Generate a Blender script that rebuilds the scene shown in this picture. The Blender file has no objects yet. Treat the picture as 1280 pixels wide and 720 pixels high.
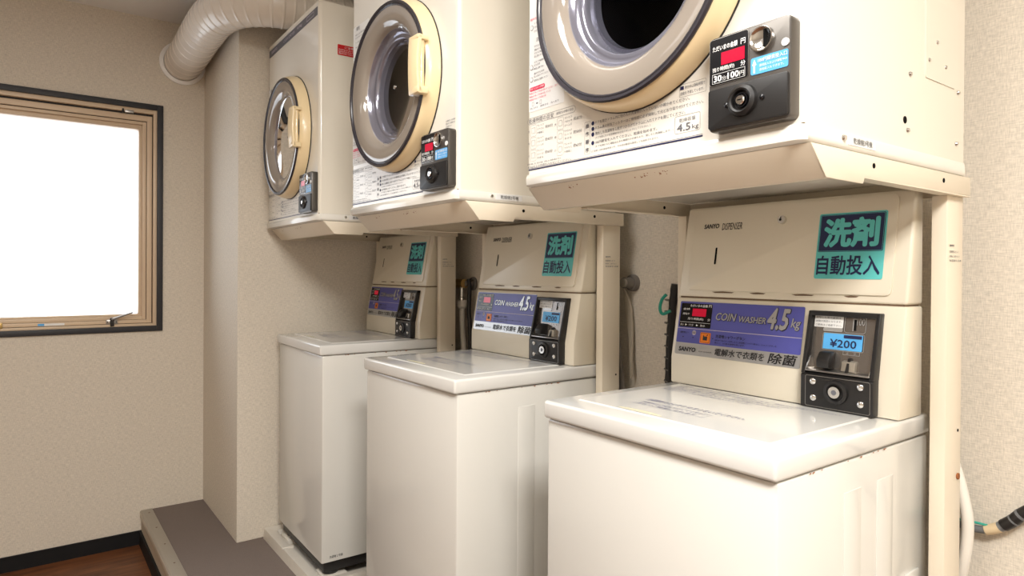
import bpy, bmesh, math, random
from mathutils import Vector, Matrix

random.seed(7)
scene = bpy.context.scene
COL = scene.collection
Z0 = 1.06                       # height of the washer lids above the wooden floor

# ------------------------------------------------------------------ camera
def make_camera():
    yaw, pitch, roll = 0.9420, -0.0055, 0.0066
    cy, sy, cp, sp = math.cos(yaw), math.sin(yaw), math.cos(pitch), math.sin(pitch)
    r = Vector((cy, sy, 0)); fw = Vector((-sy, cy, 0)); up = Vector((0, 0, 1))
    f2 = fw * cp + up * sp
    u2 = up * cp - fw * sp
    c, s = math.cos(roll), math.sin(roll)
    R = r * c + u2 * s
    U = u2 * c - r * s
    cam = bpy.data.cameras.new('camera')
    cam.sensor_width = 36.0
    cam.lens = 813.75 / 1280 * 36
    cam.shift_x = 15.54 / 1280
    cam.shift_y = -15.31 / 1280
    cam.clip_start = 0.02
    o = bpy.data.objects.new('camera', cam)
    m = Matrix((R, U, -f2)).transposed().to_4x4()
    m.translation = Vector((1.0597, -0.8875, 0.2702 + Z0))
    o.matrix_world = m
    COL.objects.link(o)
    scene.camera = o
make_camera()

# ------------------------------------------------------------------ world, lamps, exposure
w = bpy.data.worlds.new('overcast_sky')
scene.world = w
w.use_nodes = True
w.node_tree.nodes['Background'].inputs[0].default_value = (0.93, 0.97, 1.0, 1)
w.node_tree.nodes['Background'].inputs[1].default_value = 1.8

def area(name, loc, sx, sy, power, color, rot=(0, 0, 0), portal=False):
    l = bpy.data.lights.new(name, 'AREA')
    l.shape = 'RECTANGLE'; l.size = sx; l.size_y = sy
    l.energy = power; l.color = color
    if portal:
        l.cycles.is_portal = True
    o = bpy.data.objects.new(name, l)
    o.location = loc; o.rotation_euler = rot
    COL.objects.link(o)
    return o
area('ceiling_and_fill_lamp', (1.65, -0.90, 2.50), 0.6, 0.6, 49, (1.0, 0.975, 0.93))
area('ceiling_and_fill_lamp', (0.25, -0.85, 2.50), 0.6, 0.6, 14, (1.0, 0.975, 0.93))  # unseen fill, added to brighten right-facing sides and the window wall
area('ceiling_and_fill_lamp', (-0.75, -1.75, 2.52), 0.9, 0.4, 1.5, (1.0, 0.975, 0.93))  # weak fill lamp added out of view, not a known fixture
area('window_portal', (-2.60, -0.95, Z0 + 0.52), 1.1, 1.2, 1, (1, 1, 1), (0, -math.pi / 2, 0), portal=True)

vs = scene.view_settings
vs.view_transform = 'Standard'; vs.look = 'None'; vs.gamma = 1.0
vs.use_curve_mapping = False
vs.exposure = 0.88

# ------------------------------------------------------------------ materials
def mat(name, col, rough=0.5, metal=0.0, coat=0.0, noise=None, bump=None, spec=0.5, alpha=1.0, emit=None):
    m = bpy.data.materials.new(name); m.use_nodes = True
    nt = m.node_tree; b = nt.nodes['Principled BSDF']
    b.inputs['Base Color'].default_value = (*col, 1)
    b.inputs['Roughness'].default_value = rough
    b.inputs['Metallic'].default_value = metal
    b.inputs['Coat Weight'].default_value = coat
    b.inputs['Coat Roughness'].default_value = 0.05
    b.inputs['Specular IOR Level'].default_value = spec
    b.inputs['Alpha'].default_value = alpha
    if emit:
        b.inputs['Emission Color'].default_value = (*emit[0], 1)
        b.inputs['Emission Strength'].default_value = emit[1]
    tc = nt.nodes.new('ShaderNodeTexCoord')
    if noise:                                        # (scale, amount)
        n = nt.nodes.new('ShaderNodeTexNoise'); n.inputs['Scale'].default_value = noise[0]
        n.inputs['Detail'].default_value = 4
        nt.links.new(tc.outputs['Object'], n.inputs['Vector'])
        mx = nt.nodes.new('ShaderNodeMix'); mx.data_type = 'RGBA'
        a = noise[1]
        mx.inputs[6].default_value = (*[c * (1 - a) for c in col], 1)
        mx.inputs[7].default_value = (*[min(1, c * (1 + a)) for c in col], 1)
        nt.links.new(n.outputs['Fac'], mx.inputs[0])
        nt.links.new(mx.outputs[2], b.inputs['Base Color'])
    if bump:                                         # (scale, strength)
        n = nt.nodes.new('ShaderNodeTexNoise'); n.inputs['Scale'].default_value = bump[0]
        n.inputs['Detail'].default_value = 3
        nt.links.new(tc.outputs['Object'], n.inputs['Vector'])
        bp = nt.nodes.new('ShaderNodeBump'); bp.inputs['Strength'].default_value = bump[1]
        bp.inputs['Distance'].default_value = 0.002
        nt.links.new(n.outputs['Fac'], bp.inputs['Height'])
        nt.links.new(bp.outputs['Normal'], b.inputs['Normal'])
    return m

def wallpaper(name, col):
    m = bpy.data.materials.new(name); m.use_nodes = True
    nt = m.node_tree; N = nt.nodes.new; L = nt.links.new
    b = nt.nodes['Principled BSDF']
    b.inputs['Roughness'].default_value = 0.75
    b.inputs['Specular IOR Level'].default_value = 0.25
    tc = N('ShaderNodeTexCoord'); sx = N('ShaderNodeSeparateXYZ')
    L(tc.outputs['Object'], sx.inputs[0])
    ad = N('ShaderNodeMath'); ad.operation = 'ADD'
    L(sx.outputs[0], ad.inputs[0]); L(sx.outputs[1], ad.inputs[1])
    outs = []
    for (su, sv) in ((520, 70), (60, 430)):
        mu = N('ShaderNodeMath'); mu.operation = 'MULTIPLY'; mu.inputs[1].default_value = su
        mv = N('ShaderNodeMath'); mv.operation = 'MULTIPLY'; mv.inputs[1].default_value = sv
        L(ad.outputs[0], mu.inputs[0]); L(sx.outputs[2], mv.inputs[0])
        cb = N('ShaderNodeCombineXYZ'); L(mu.outputs[0], cb.inputs[0]); L(mv.outputs[0], cb.inputs[1])
        n = N('ShaderNodeTexNoise'); n.inputs['Scale'].default_value = 1.0
        n.inputs['Detail'].default_value = 2
        L(cb.outputs[0], n.inputs['Vector']); outs.append(n)
    s = N('ShaderNodeMath'); s.operation = 'ADD'
    L(outs[0].outputs['Fac'], s.inputs[0]); L(outs[1].outputs['Fac'], s.inputs[1])
    mr = N('ShaderNodeMapRange')
    mr.inputs['From Min'].default_value = 0.65; mr.inputs['From Max'].default_value = 1.35
    L(s.outputs[0], mr.inputs['Value'])
    mx = N('ShaderNodeMix'); mx.data_type = 'RGBA'
    mx.inputs[6].default_value = (*[c * 0.80 for c in col], 1)
    mx.inputs[7].default_value = (*[min(1, c * 1.16) for c in col], 1)
    L(mr.outputs[0], mx.inputs[0]); L(mx.outputs[2], b.inputs['Base Color'])
    bp = N('ShaderNodeBump'); bp.inputs['Strength'].default_value = 0.35
    bp.inputs['Distance'].default_value = 0.001
    L(mr.outputs[0], bp.inputs['Height']); L(bp.outputs['Normal'], b.inputs['Normal'])
    return m

def glass_mat(name, tint, gloss=0.12, rough=0.02):
    m = bpy.data.materials.new(name); m.use_nodes = True
    nt = m.node_tree; nt.nodes.remove(nt.nodes['Principled BSDF'])
    t = nt.nodes.new('ShaderNodeBsdfTransparent'); t.inputs[0].default_value = (*tint, 1)
    g = nt.nodes.new('ShaderNodeBsdfGlossy'); g.inputs['Roughness'].default_value = rough
    f = nt.nodes.new('ShaderNodeLayerWeight'); f.inputs['Blend'].default_value = gloss
    mx = nt.nodes.new('ShaderNodeMixShader')
    nt.links.new(f.outputs['Fresnel'], mx.inputs[0])
    nt.links.new(t.outputs[0], mx.inputs[1]); nt.links.new(g.outputs[0], mx.inputs[2])
    nt.links.new(mx.outputs[0], nt.nodes['Material Output'].inputs['Surface'])
    return m

def wood_mat():
    m = bpy.data.materials.new('wood_floor'); m.use_nodes = True
    nt = m.node_tree; N = nt.nodes.new; L = nt.links.new
    b = nt.nodes['Principled BSDF']; b.inputs['Roughness'].default_value = 0.45
    tc = N('ShaderNodeTexCoord'); mp = N('ShaderNodeMapping')
    mp.inputs['Scale'].default_value = (30, 3.5, 1)
    L(tc.outputs['Object'], mp.inputs[0])
    n = N('ShaderNodeTexNoise'); n.inputs['Scale'].default_value = 1.0; n.inputs['Detail'].default_value = 6
    n.inputs['Roughness'].default_value = 0.65
    L(mp.outputs[0], n.inputs['Vector'])
    cr = N('ShaderNodeValToRGB')
    cr.color_ramp.elements[0].position = 0.32; cr.color_ramp.elements[0].color = (0.055, 0.018, 0.006, 1)
    cr.color_ramp.elements[1].position = 0.7; cr.color_ramp.elements[1].color = (0.24, 0.085, 0.028, 1)
    L(n.outputs['Fac'], cr.inputs[0]); L(cr.outputs[0], b.inputs['Base Color'])
    return m

M = dict(
    wallpaper=wallpaper('woven_wallpaper', (0.70, 0.635, 0.54)),
    ceiling=mat('ceiling_board', (0.86, 0.86, 0.85), 0.8, bump=(220, 0.2)),
    wood=wood_mat(),
    carpet=mat('platform_carpet', (0.20, 0.162, 0.142), 0.95, noise=(420, 0.30), bump=(600, 0.6), spec=0.1),
    riser=mat('riser_vinyl', (0.50, 0.42, 0.33), 0.6),
    nosing=mat('nosing_metal', (0.42, 0.38, 0.32), 0.45, metal=0.35),
    nosing_edge=mat('nosing_edge', (0.66, 0.60, 0.50), 0.5),
    black_trim=mat('black_trim', (0.008, 0.008, 0.009), 0.6, spec=0.25),
    casing=mat('window_casing_dark', (0.022, 0.022, 0.026), 0.5),
    alu=mat('bronze_aluminium', (0.66, 0.51, 0.36), 0.42, metal=0.05),
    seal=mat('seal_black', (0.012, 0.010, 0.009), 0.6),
    pane=glass_mat('window_glass', (0.97, 0.98, 1.0), 0.1),
    washer=mat('washer_enamel', (0.70, 0.685, 0.64), 0.22, noise=(3, 0.02), coat=0.3),
    lid=mat('washer_lid_plastic', (0.70, 0.69, 0.66), 0.12, coat=0.3),
    cream=mat('cream_plastic', (0.74, 0.675, 0.55), 0.30, noise=(4, 0.02)),
    stand=mat('cream_steel', (0.78, 0.695, 0.56), 0.38, noise=(5, 0.02)),
    dryer=mat('dryer_enamel', (0.77, 0.72, 0.62), 0.22, coat=0.25),
    front=mat('dryer_front_enamel', (0.82, 0.79, 0.72), 0.20, coat=0.3),
    ring=mat('door_ring_plastic', (0.86, 0.69, 0.42), 0.28, coat=0.2),
    gasket=mat('door_gasket', (0.035, 0.032, 0.040), 0.25),
    cover=mat('smoked_door_cover', (0.29, 0.25, 0.21), 0.10, coat=0.6),
    bowl=mat('glass_bowl', (0.46, 0.46, 0.52), 0.16, metal=0.55, coat=0.5),
    bowl_in=mat('glass_bowl_inner', (0.20, 0.20, 0.24), 0.2, metal=0.5, coat=0.4),
    drum=mat('drum_dark', (0.010, 0.009, 0.010), 0.35),
    doorglass=glass_mat('door_glass', (0.75, 0.75, 0.78), 0.08),
    black=mat('black_plastic', (0.010, 0.009, 0.009), 0.42),
    black_gloss=mat('black_panel', (0.008, 0.008, 0.010), 0.18, spec=0.35),
    steel=mat('brushed_steel', (0.36, 0.345, 0.33), 0.30, metal=0.95),
    unit_plate=mat('coin_unit_steel', (0.12, 0.11, 0.10), 0.34, metal=0.6),
    cup=mat('return_cup_metal', (0.42, 0.38, 0.32), 0.35, metal=0.6),
    plate=mat('coin_plate_steel', (0.30, 0.275, 0.255), 0.26, metal=0.85),
    chrome=mat('chrome', (0.72, 0.71, 0.69), 0.16, metal=1.0),
    dark=mat('dark_hole', (0.004, 0.004, 0.004), 0.8, spec=0.1),
    red=mat('red_display', (0.42, 0.005, 0.03), 0.15, emit=((1.0, 0.01, 0.06), 0.12)),
    blue=mat('blue_label', (0.10, 0.42, 0.82), 0.4),
    purple=mat('violet_film', (0.095, 0.10, 0.40), 0.35),
    silver=mat('silver_film', (0.50, 0.50, 0.50), 0.30, metal=0.55),
    teal=mat('teal_label', (0.12, 0.56, 0.55), 0.4),
    navy=mat('navy_print', (0.012, 0.016, 0.075), 0.45),
    ink=mat('black_print', (0.015, 0.015, 0.018), 0.5),
    grey_ink=mat('grey_print', (0.13, 0.13, 0.15), 0.5),
    blue_ink=mat('grey_blue_print', (0.10, 0.115, 0.22), 0.4),
    pink=mat('pink_print', (0.72, 0.03, 0.10), 0.5),
    red_label=mat('red_label', (0.55, 0.008, 0.012), 0.4),
    white=mat('white_label', (0.80, 0.80, 0.79), 0.45),
    white_ink=mat('white_print', (0.85, 0.85, 0.84), 0.45),
    line=mat('pale_line', (0.52, 0.47, 0.56), 0.45),
    orange=mat('orange_button', (0.85, 0.22, 0.01), 0.35),
    rust=mat('rust', (0.30, 0.10, 0.028), 0.8),
    gap=mat('seam_shade_and_rust', (0.16, 0.10, 0.06), 0.8),  # brown of seams, screws and rust streaks; also paints the shade under the lid
    pan=mat('white_pan_plastic', (0.72, 0.67, 0.59), 0.35, noise=(30, 0.06)),
    duct=mat('duct_vinyl', (0.78, 0.72, 0.64), 0.24, coat=0.2),
    flange=mat('flange_white', (0.86, 0.85, 0.83), 0.4),
    hose=mat('white_hose', (0.74, 0.70, 0.63), 0.35),
    grey_hose=mat('grey_hose', (0.16, 0.145, 0.13), 0.5),
    conduit=mat('grey_conduit', (0.16, 0.165, 0.17), 0.45),
    tape=mat('beige_tape', (0.66, 0.52, 0.33), 0.5),
    green=mat('green_wire', (0.02, 0.30, 0.22), 0.4),
    brass=mat('brass', (0.50, 0.34, 0.13), 0.35, metal=0.8),
    bag=mat('vinyl_bag', (0.50, 0.44, 0.35), 0.35),
    grip=mat('yellowed_grip', (0.74, 0.70, 0.52), 0.3),
)

# ------------------------------------------------------------------ mesh builder
class MB:
    def __init__(self):
        self.v = []; self.f = []
    def add(self, vs, fs):
        n = len(self.v)
        self.v += [tuple(p) for p in vs]
        self.f += [tuple(i + n for i in f) for f in fs]
        return self
    def box(self, x0, x1, y0, y1, z0, z1):
        return self.add([(x0, y0, z0), (x1, y0, z0), (x1, y1, z0), (x0, y1, z0),
                         (x0, y0, z1), (x1, y0, z1), (x1, y1, z1), (x0, y1, z1)],
                        [(0, 3, 2, 1), (4, 5, 6, 7), (0, 1, 5, 4), (1, 2, 6, 5), (2, 3, 7, 6), (3, 0, 4, 7)])
    def prism_x(self, poly, x0, x1):                 # poly of (y, z), counter clockwise seen from +x
        n = len(poly)
        vs = [(x0, y, z) for y, z in poly] + [(x1, y, z) for y, z in poly]
        fs = [tuple(reversed(range(n))), tuple(range(n, 2 * n))]
        fs += [(i, (i + 1) % n, n + (i + 1) % n, n + i) for i in range(n)]
        return self.add(vs, fs)
    def prism_z(self, poly, z0, z1):                 # poly of (x, y)
        n = len(poly)
        vs = [(x, y, z0) for x, y in poly] + [(x, y, z1) for x, y in poly]
        fs = [tuple(reversed(range(n))), tuple(range(n, 2 * n))]
        fs += [(i, (i + 1) % n, n + (i + 1) % n, n + i) for i in range(n)]
        return self.add(vs, fs)
    def lathe(self, prof, c, axis='y', seg=48, cap0=False, cap1=False):
        n = len(prof); vs = []
        for k in range(seg):
            a = 2 * math.pi * k / seg
            ca, sa = math.cos(a), math.sin(a)
            for r, h in prof:
                if axis == 'y': vs.append((c[0] + r * ca, c[1] + h, c[2] + r * sa))
                elif axis == 'z': vs.append((c[0] + r * ca, c[1] + r * sa, c[2] + h))
                else: vs.append((c[0] + h, c[1] + r * ca, c[2] + r * sa))
        fs = []
        for k in range(seg):
            k2 = (k + 1) % seg
            for i in range(n - 1):
                fs.append((k * n + i, k * n + i + 1, k2 * n + i + 1, k2 * n + i))
        if cap0: fs.append(tuple(k * n for k in range(seg)))
        if cap1: fs.append(tuple(k * n + n - 1 for k in range(seg)))
        return self.add(vs, fs)
    def disc(self, c, r, axis, h, seg=16):           # short solid cylinder starting at c, along axis by h
        return self.lathe([(r, 0), (r, h)], c, axis, seg, True, True)
    def tube(self, pts, rad, seg=10, cap=True):
        P = [Vector(p) for p in pts]; n = len(P)
        R = rad if isinstance(rad, (list, tuple)) else [rad] * n
        vs = []; nrm = None
        for i in range(n):
            t = (P[min(i + 1, n - 1)] - P[max(i - 1, 0)]).normalized()
            if nrm is None:
                nrm = t.orthogonal().normalized()
            else:
                nrm = (nrm - t * nrm.dot(t)).normalized()
            bn = t.cross(nrm)
            for k in range(seg):
                a = 2 * math.pi * k / seg
                vs.append(P[i] + (nrm * math.cos(a) + bn * math.sin(a)) * R[i])
        fs = []
        for i in range(n - 1):
            for k in range(seg):
                k2 = (k + 1) % seg
                fs.append((i * seg + k, i * seg + k2, (i + 1) * seg + k2, (i + 1) * seg + k))
        if cap:
            fs.append(tuple(reversed(range(seg))))
            fs.append(tuple((n - 1) * seg + k for k in range(seg)))
        return self.add(vs, fs)
    def build(self, name, material, parent=None, off=(0, 0, 0), bevel=0, seg=2, smooth=True, angle=35):
        me = bpy.data.meshes.new(name)
        bm = bmesh.new()
        vs = [bm.verts.new((p[0] + off[0], p[1] + off[1], p[2] + off[2])) for p in self.v]
        for f in self.f:
            try: bm.faces.new([vs[i] for i in f])
            except ValueError: pass
        bmesh.ops.recalc_face_normals(bm, faces=bm.faces)
        if bevel:
            ed = [e for e in bm.edges if len(e.link_faces) == 2 and e.calc_face_angle(0) > 0.5]
            bmesh.ops.bevel(bm, geom=ed, offset=bevel, segments=seg, profile=0.5, affect='EDGES', clamp_overlap=True)
        bm.to_mesh(me); bm.free()
        if smooth:
            for p in me.polygons: p.use_smooth = True
            me.set_sharp_from_angle(angle=math.radians(angle))
        me.materials.append(M[material])
        o = bpy.data.objects.new(name, me)
        COL.objects.link(o)
        if parent: o.parent = parent
        return o

def spline(pts, n=8):
    P = [Vector(p) for p in pts]; out = []
    for i in range(len(P) - 1):
        p0 = P[max(i - 1, 0)]; p1 = P[i]; p2 = P[i + 1]; p3 = P[min(i + 2, len(P) - 1)]
        for k in range(n):
            t = k / n
            out.append(0.5 * ((2 * p1) + (p2 - p0) * t + (2 * p0 - 5 * p1 + 4 * p2 - p3) * t * t + (3 * p1 - p0 - 3 * p2 + p3) * t ** 3))
    out.append(P[-1])
    return out

# ------------------------------------------------------------------ text
_tc = {}
def glyphs(s, bold=0.0, shear=0.0):
    key = (s, bold, shear)
    if key not in _tc:
        c = bpy.data.curves.new('lettering', 'FONT'); c.body = s
        c.resolution_u = 2; c.shear = shear
        o = bpy.data.objects.new('lettering', c); COL.objects.link(o)
        dg = bpy.context.evaluated_depsgraph_get()
        me = bpy.data.meshes.new_from_object(o.evaluated_get(dg))
        vs = [tuple(v.co) for v in me.vertices]; fs = [tuple(p.vertices) for p in me.polygons]
        bpy.data.objects.remove(o); bpy.data.curves.remove(c); bpy.data.meshes.remove(me)
        xs = [v[0] for v in vs]; ys = [v[1] for v in vs]
        x0, x1, y0, y1 = min(xs), max(xs), min(ys), max(ys)
        h = max(bold, 0.0)
        base = [((v[0] - x0), (v[1] - y0), 0.0) for v in vs]
        if h > 0:                                     # heavier strokes: the glyphs again, shifted all round
            n = len(base); V = []; F = []
            for q, (dx, dy) in enumerate(((1, 0), (-1, 0), (0, 1), (0, -1), (0.7, 0.7), (-0.7, 0.7), (0.7, -0.7), (-0.7, -0.7))):
                V += [(p[0] + dx * h + h, p[1] + dy * h + h, 0.00002 * q) for p in base]
                F += [tuple(i + q * n for i in f) for f in fs]
            base, fs = V, F
        _tc[key] = (base, fs, x1 - x0 + 2 * h, y1 - y0 + 2 * h)
    return _tc[key]

class Plane:
    """a flat frame: a along the writing, b up the page, n out of the surface"""
    def __init__(self, fn): self.fn = fn
    def text(self, mb, s, a0, a1, b0, b1, d=0.0006, bold=0.0, shear=0.0):
        vs, fs, wd, ht = glyphs(s, bold, shear)
        mb.add([self.fn(a0 + (a1 - a0) * u / wd, b0 + (b1 - b0) * v / ht, d + w_) for u, v, w_ in vs], fs)
    def line(self, mb, s, a0, b0, h, d=0.0006, amax=None, bold=0.0, shear=0.0):   # by height
        vs, fs, wd, ht = glyphs(s, bold, shear)
        k = h / ht; kx = k
        if amax and a0 + wd * k > amax: kx = (amax - a0) / wd
        mb.add([self.fn(a0 + u * kx, b0 + v * k, d + w_) for u, v, w_ in vs], fs)
    def rect(self, mb, a0, a1, b0, b1, d=0.0006, r=0.0, t=0.0):
        """rounded card, with thickness t below d"""
        pts = rrect(a0, a1, b0, b1, r)
        n = len(pts)
        top = [self.fn(a, b, d) for a, b in pts]
        if t <= 0:
            mb.add(top, [tuple(range(n))])
        else:
            bot = [self.fn(a, b, d - t) for a, b in pts]
            mb.add(top + bot, [tuple(range(n)), tuple(reversed(range(n, 2 * n)))] +
                   [(i, n + i, n + (i + 1) % n, (i + 1) % n) for i in range(n)])
    def outline(self, mb, a0, a1, b0, b1, wd, d=0.0006, r=0.0):
        o = rrect(a0, a1, b0, b1, r); i_ = rrect(a0 + wd, a1 - wd, b0 + wd, b1 - wd, max(r - wd, 0.0001) if r else 0)
        n = len(o)
        mb.add([self.fn(a, b, d) for a, b in o] + [self.fn(a, b, d) for a, b in i_],
               [(k, (k + 1) % n, n + (k + 1) % n, n + k) for k in range(n)])
    def poly(self, mb, pts, d=0.0006):
        mb.add([self.fn(a, b, d) for a, b in pts], [tuple(range(len(pts)))])
    def circle(self, mb, a, b, r, d=0.0006, seg=20, t=0.0, r2=None):
        pts = [(a + r * math.cos(2 * math.pi * k / seg), b + r * math.sin(2 * math.pi * k / seg)) for k in range(seg)]
        if t <= 0:
            self.poly(mb, pts, d)
        else:
            r2 = r if r2 is None else r2
            q = [(a + r2 * math.cos(2 * math.pi * k / seg), b + r2 * math.sin(2 * math.pi * k / seg)) for k in range(seg)]
            mb.add([self.fn(*p, d - t) for p in pts] + [self.fn(*p, d) for p in q],
                   [tuple(range(seg, 2 * seg))] + [(k, (k + 1) % seg, seg + (k + 1) % seg, seg + k) for k in range(seg)])

def rrect(a0, a1, b0, b1, r, seg=4):
    if r <= 0:
        return [(a0, b0), (a1, b0), (a1, b1), (a0, b1)]
    r = min(r, (a1 - a0) / 2 * 0.999, (b1 - b0) / 2 * 0.999)
    out = []
    for cx, cy, st in ((a1 - r, b0 + r, -90), (a1 - r, b1 - r, 0), (a0 + r, b1 - r, 90), (a0 + r, b0 + r, 180)):
        for k in range(seg + 1):
            t = math.radians(st + 90 * k / seg)
            out.append((cx + r * math.cos(t), cy + r * math.sin(t)))
    return out

# ------------------------------------------------------------------ things
def tag(o, label, cat, group=None):
    o['label'] = label; o['category'] = cat
    if group: o['group'] = group
    return o
def thing(name, loc, rz, label, cat, group=None):
    o = bpy.data.objects.new(name, None); COL.objects.link(o)
    o.empty_display_size = 0.1
    o.location = loc; o.rotation_euler = (0, 0, rz)
    return tag(o, label, cat, group)
def struct(o):
    o['kind'] = 'structure'; return o
def copy_tree(o, parent=None):
    c = o.copy(); COL.objects.link(c)
    if parent:
        c.parent = parent
    for ch in list(o.children):
        copy_tree(ch, c)
    return c

# ================================================================== the room
XW, YB, XR, YF, ZC, ZP = -2.512, 0.63, 2.9, -3.0, 2.555, 0.16
WY0, WY1, WZ0, WZ1 = -1.62, -0.344, Z0 - 0.028, Z0 + 1.075      # window, outside of its dark casing
T = 0.15
CW = 0.026                                                       # casing width; the opening is inside it
struct(MB().box(XW - T, XR + T, YF - T, YB + T, -0.06, 0).build('floor', 'wood', smooth=False))
struct(MB().box(XW - T, XR + T, YF - T, YB + T, ZC, ZC + 0.06).build('ceiling', 'ceiling', smooth=False))
struct(MB().box(XW - T, XR + T, YB, YB + T, 0, ZC).build('wall_back', 'wallpaper', smooth=False))
struct(MB().box(XR, XR + T, YF, YB, 0, ZC).build('wall_right', 'wallpaper', smooth=False))
struct(MB().box(XW - T, XR + T, YF - T, YF, 0, ZC).build('wall_front', 'wallpaper', smooth=False))
m = MB()
oy0, oy1, oz0, oz1 = WY0 + CW * 0.6, WY1 - CW * 0.6, WZ0 + CW * 0.6, WZ1 - CW * 0.6
m.box(XW - T, XW, YF, oy0, 0, ZC).box(XW - T, XW, oy1, YB, 0, ZC)
m.box(XW - T, XW, oy0, oy1, 0, oz0).box(XW - T, XW, oy0, oy1, oz1, ZC)
struct(m.build('wall_left', 'wallpaper', smooth=False))
# boxed-out pillar beside the window wall
XP, YP = -1.853, -0.155
struct(MB().box(XW, XP, YP, YB, ZP, ZC).build('wall_pillar', 'wallpaper', bevel=0.002, smooth=False))
# raised platform under the machines
PY = -0.437
plat = MB().box(XW, XR, PY + 0.05, YB, 0, ZP).build('floor_platform', 'carpet', smooth=False); struct(plat)
MB().box(XW, XR, PY + 0.004, PY + 0.05, 0, ZP - 0.017).build('riser', 'riser', plat, smooth=False)
MB().prism_x([(PY + 0.004, ZP - 0.017), (PY + 0.051, ZP - 0.017), (PY + 0.051, ZP + 0.003), (PY + 0.005, ZP + 0.003), (PY - 0.001, ZP - 0.003), (PY - 0.001, ZP - 0.017)], XW, XR).build('nosing', 'nosing', plat, bevel=0.001)
MB().box(XW, XR, PY - 0.002, PY + 0.003, ZP - 0.030, ZP - 0.005).build('nosing_lip', 'nosing_edge', plat, bevel=0.001)
for k in range(8):
    MB().disc((XW + 0.06 + 0.22 * k, PY + 0.03, ZP + 0.0028), 0.004, 'z', 0.001, 10).build('screw', 'gap', plat)
struct(MB().box(XW, XW + 0.008, YF, PY - 0.006, 0, 0.067).build('baseboard_left', 'black_trim', smooth=False))
struct(MB().box(XW, XR, PY - 0.006, PY + 0.004, 0, 0.067).build('baseboard_front', 'black_trim', smooth=False))

# ------------------------------------------------------------------ window
def ring(mb, y0, y1, z0, z1, wl, wr, wb, wt, x0, x1):
    mb.box(x0, x1, y0, y0 + wl, z0, z1); mb.box(x0, x1, y1 - wr, y1, z0, z1)
    mb.box(x0, x1, y0 + wl, y1 - wr, z0, z0 + wb); mb.box(x0, x1, y0 + wl, y1 - wr, z1 - wt, z1)
    return mb
win = bpy.data.objects.new('window_1', None); COL.objects.link(win); struct(win)
win['label'] = 'white overcast window with dark casing and bronze aluminium frame'
ring(MB(), WY0, WY1, WZ0, WZ1, CW, CW, CW, CW, XW - 0.03, XW + 0.012).build('casing', 'casing', win, bevel=0.0015)
a0, a1, b0, b1 = WY0 + CW, WY1 - CW, WZ0 + CW, WZ1 - CW
ring(MB(), a0, a1, b0, b1, 0.016, 0.016, 0.012, 0.020, XW - 0.075, XW + 0.002).build('outer_frame', 'alu', win, bevel=0.001)
ring(MB(), a0 + 0.016, a1 - 0.016, b0 + 0.012, b1 - 0.020, 0.004, 0.004, 0.003, 0.010, XW - 0.078, XW - 0.022).build('seal', 'seal', win)
ring(MB(), a0 + 0.020, a1 - 0.020, b0 + 0.014, b1 - 0.030, 0.022, 0.022, 0.016, 0.026, XW - 0.080, XW - 0.012).build('inner_frame', 'alu', win, bevel=0.001)
ring(MB(), a0 + 0.042, a1 - 0.042, b0 + 0.030, b1 - 0.056, 0.002, 0.002, 0.001, 0.003, XW - 0.085, XW - 0.022).build('sash_seal', 'seal', win)
sash = ring(MB(), a0 + 0.044, a1 - 0.044, b0 + 0.031, b1 - 0.059, 0.016, 0.016, 0.016, 0.014, XW - 0.085, XW - 0.020).build('sash_frame', 'alu', win, bevel=0.001)
ring(MB(), a0 + 0.060, a1 - 0.060, b0 + 0.047, b1 - 0.073, 0.014, 0.014, 0.010, 0.022, XW - 0.085, XW - 0.034).build('glazing_bead', 'alu', sash, bevel=0.001)
MB().box(XW - 0.066, XW - 0.060, a0 + 0.06, a1 - 0.06, b0 + 0.047, b1 - 0.073).build('pane', 'pane', win, smooth=False)
# lever latch on the lower sash rail
ly, lz = -0.560, Z0 + 0.022
lt = MB().box(XW - 0.014, XW - 0.004, ly - 0.022, ly + 0.026, lz - 0.012, lz + 0.010).build('latch_plate', 'steel', win, bevel=0.002)
MB().box(XW - 0.006, XW + 0.012, ly - 0.006, ly + 0.010, lz - 0.020, lz + 0.020).build('latch_pivot', 'seal', lt, bevel=0.002)
MB().tube([(XW + 0.008, ly + 0.000, lz + 0.012), (XW + 0.018, ly + 0.03, lz + 0.024), (XW + 0.02, ly + 0.086, lz + 0.044)], [0.006, 0.005, 0.004], 8).build('latch_lever', 'steel', lt)
for s in (-0.016, 0.020):
    MB().disc((XW - 0.0045, ly + s, lz), 0.003, 'x', 0.002, 8).build('screw', 'seal', lt)
ly2 = -0.984
MB().box(XW - 0.014, XW + 0.004, ly2 - 0.02, ly2 + 0.013, lz - 0.014, lz + 0.012).build('latch_keeper', 'brass', win, bevel=0.002)
wp = Plane(lambda a, b, d: (XW - 0.012 + d, a, b))
m = MB(); wp.rect(m, -0.845, -0.745, Z0 + 0.014, Z0 + 0.024); st = m.build('sticker', 'white', win, smooth=False)
m = MB(); wp.rect(m, -0.845, -0.821, Z0 + 0.014, Z0 + 0.024, 0.0012); m.build('sticker_mark', 'blue', st, smooth=False)
MB().box(XW - 0.012, XW + 0.006, -0.520, -0.512, b1 - 0.030, b1 - 0.010).build('stay_block', 'seal', win, bevel=0.001)
MB().box(XW - 0.010, XW + 0.003, -0.508, -0.470, b1 - 0.027, b1 - 0.014).build('stay_plate', 'steel', win, bevel=0.001)

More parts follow.
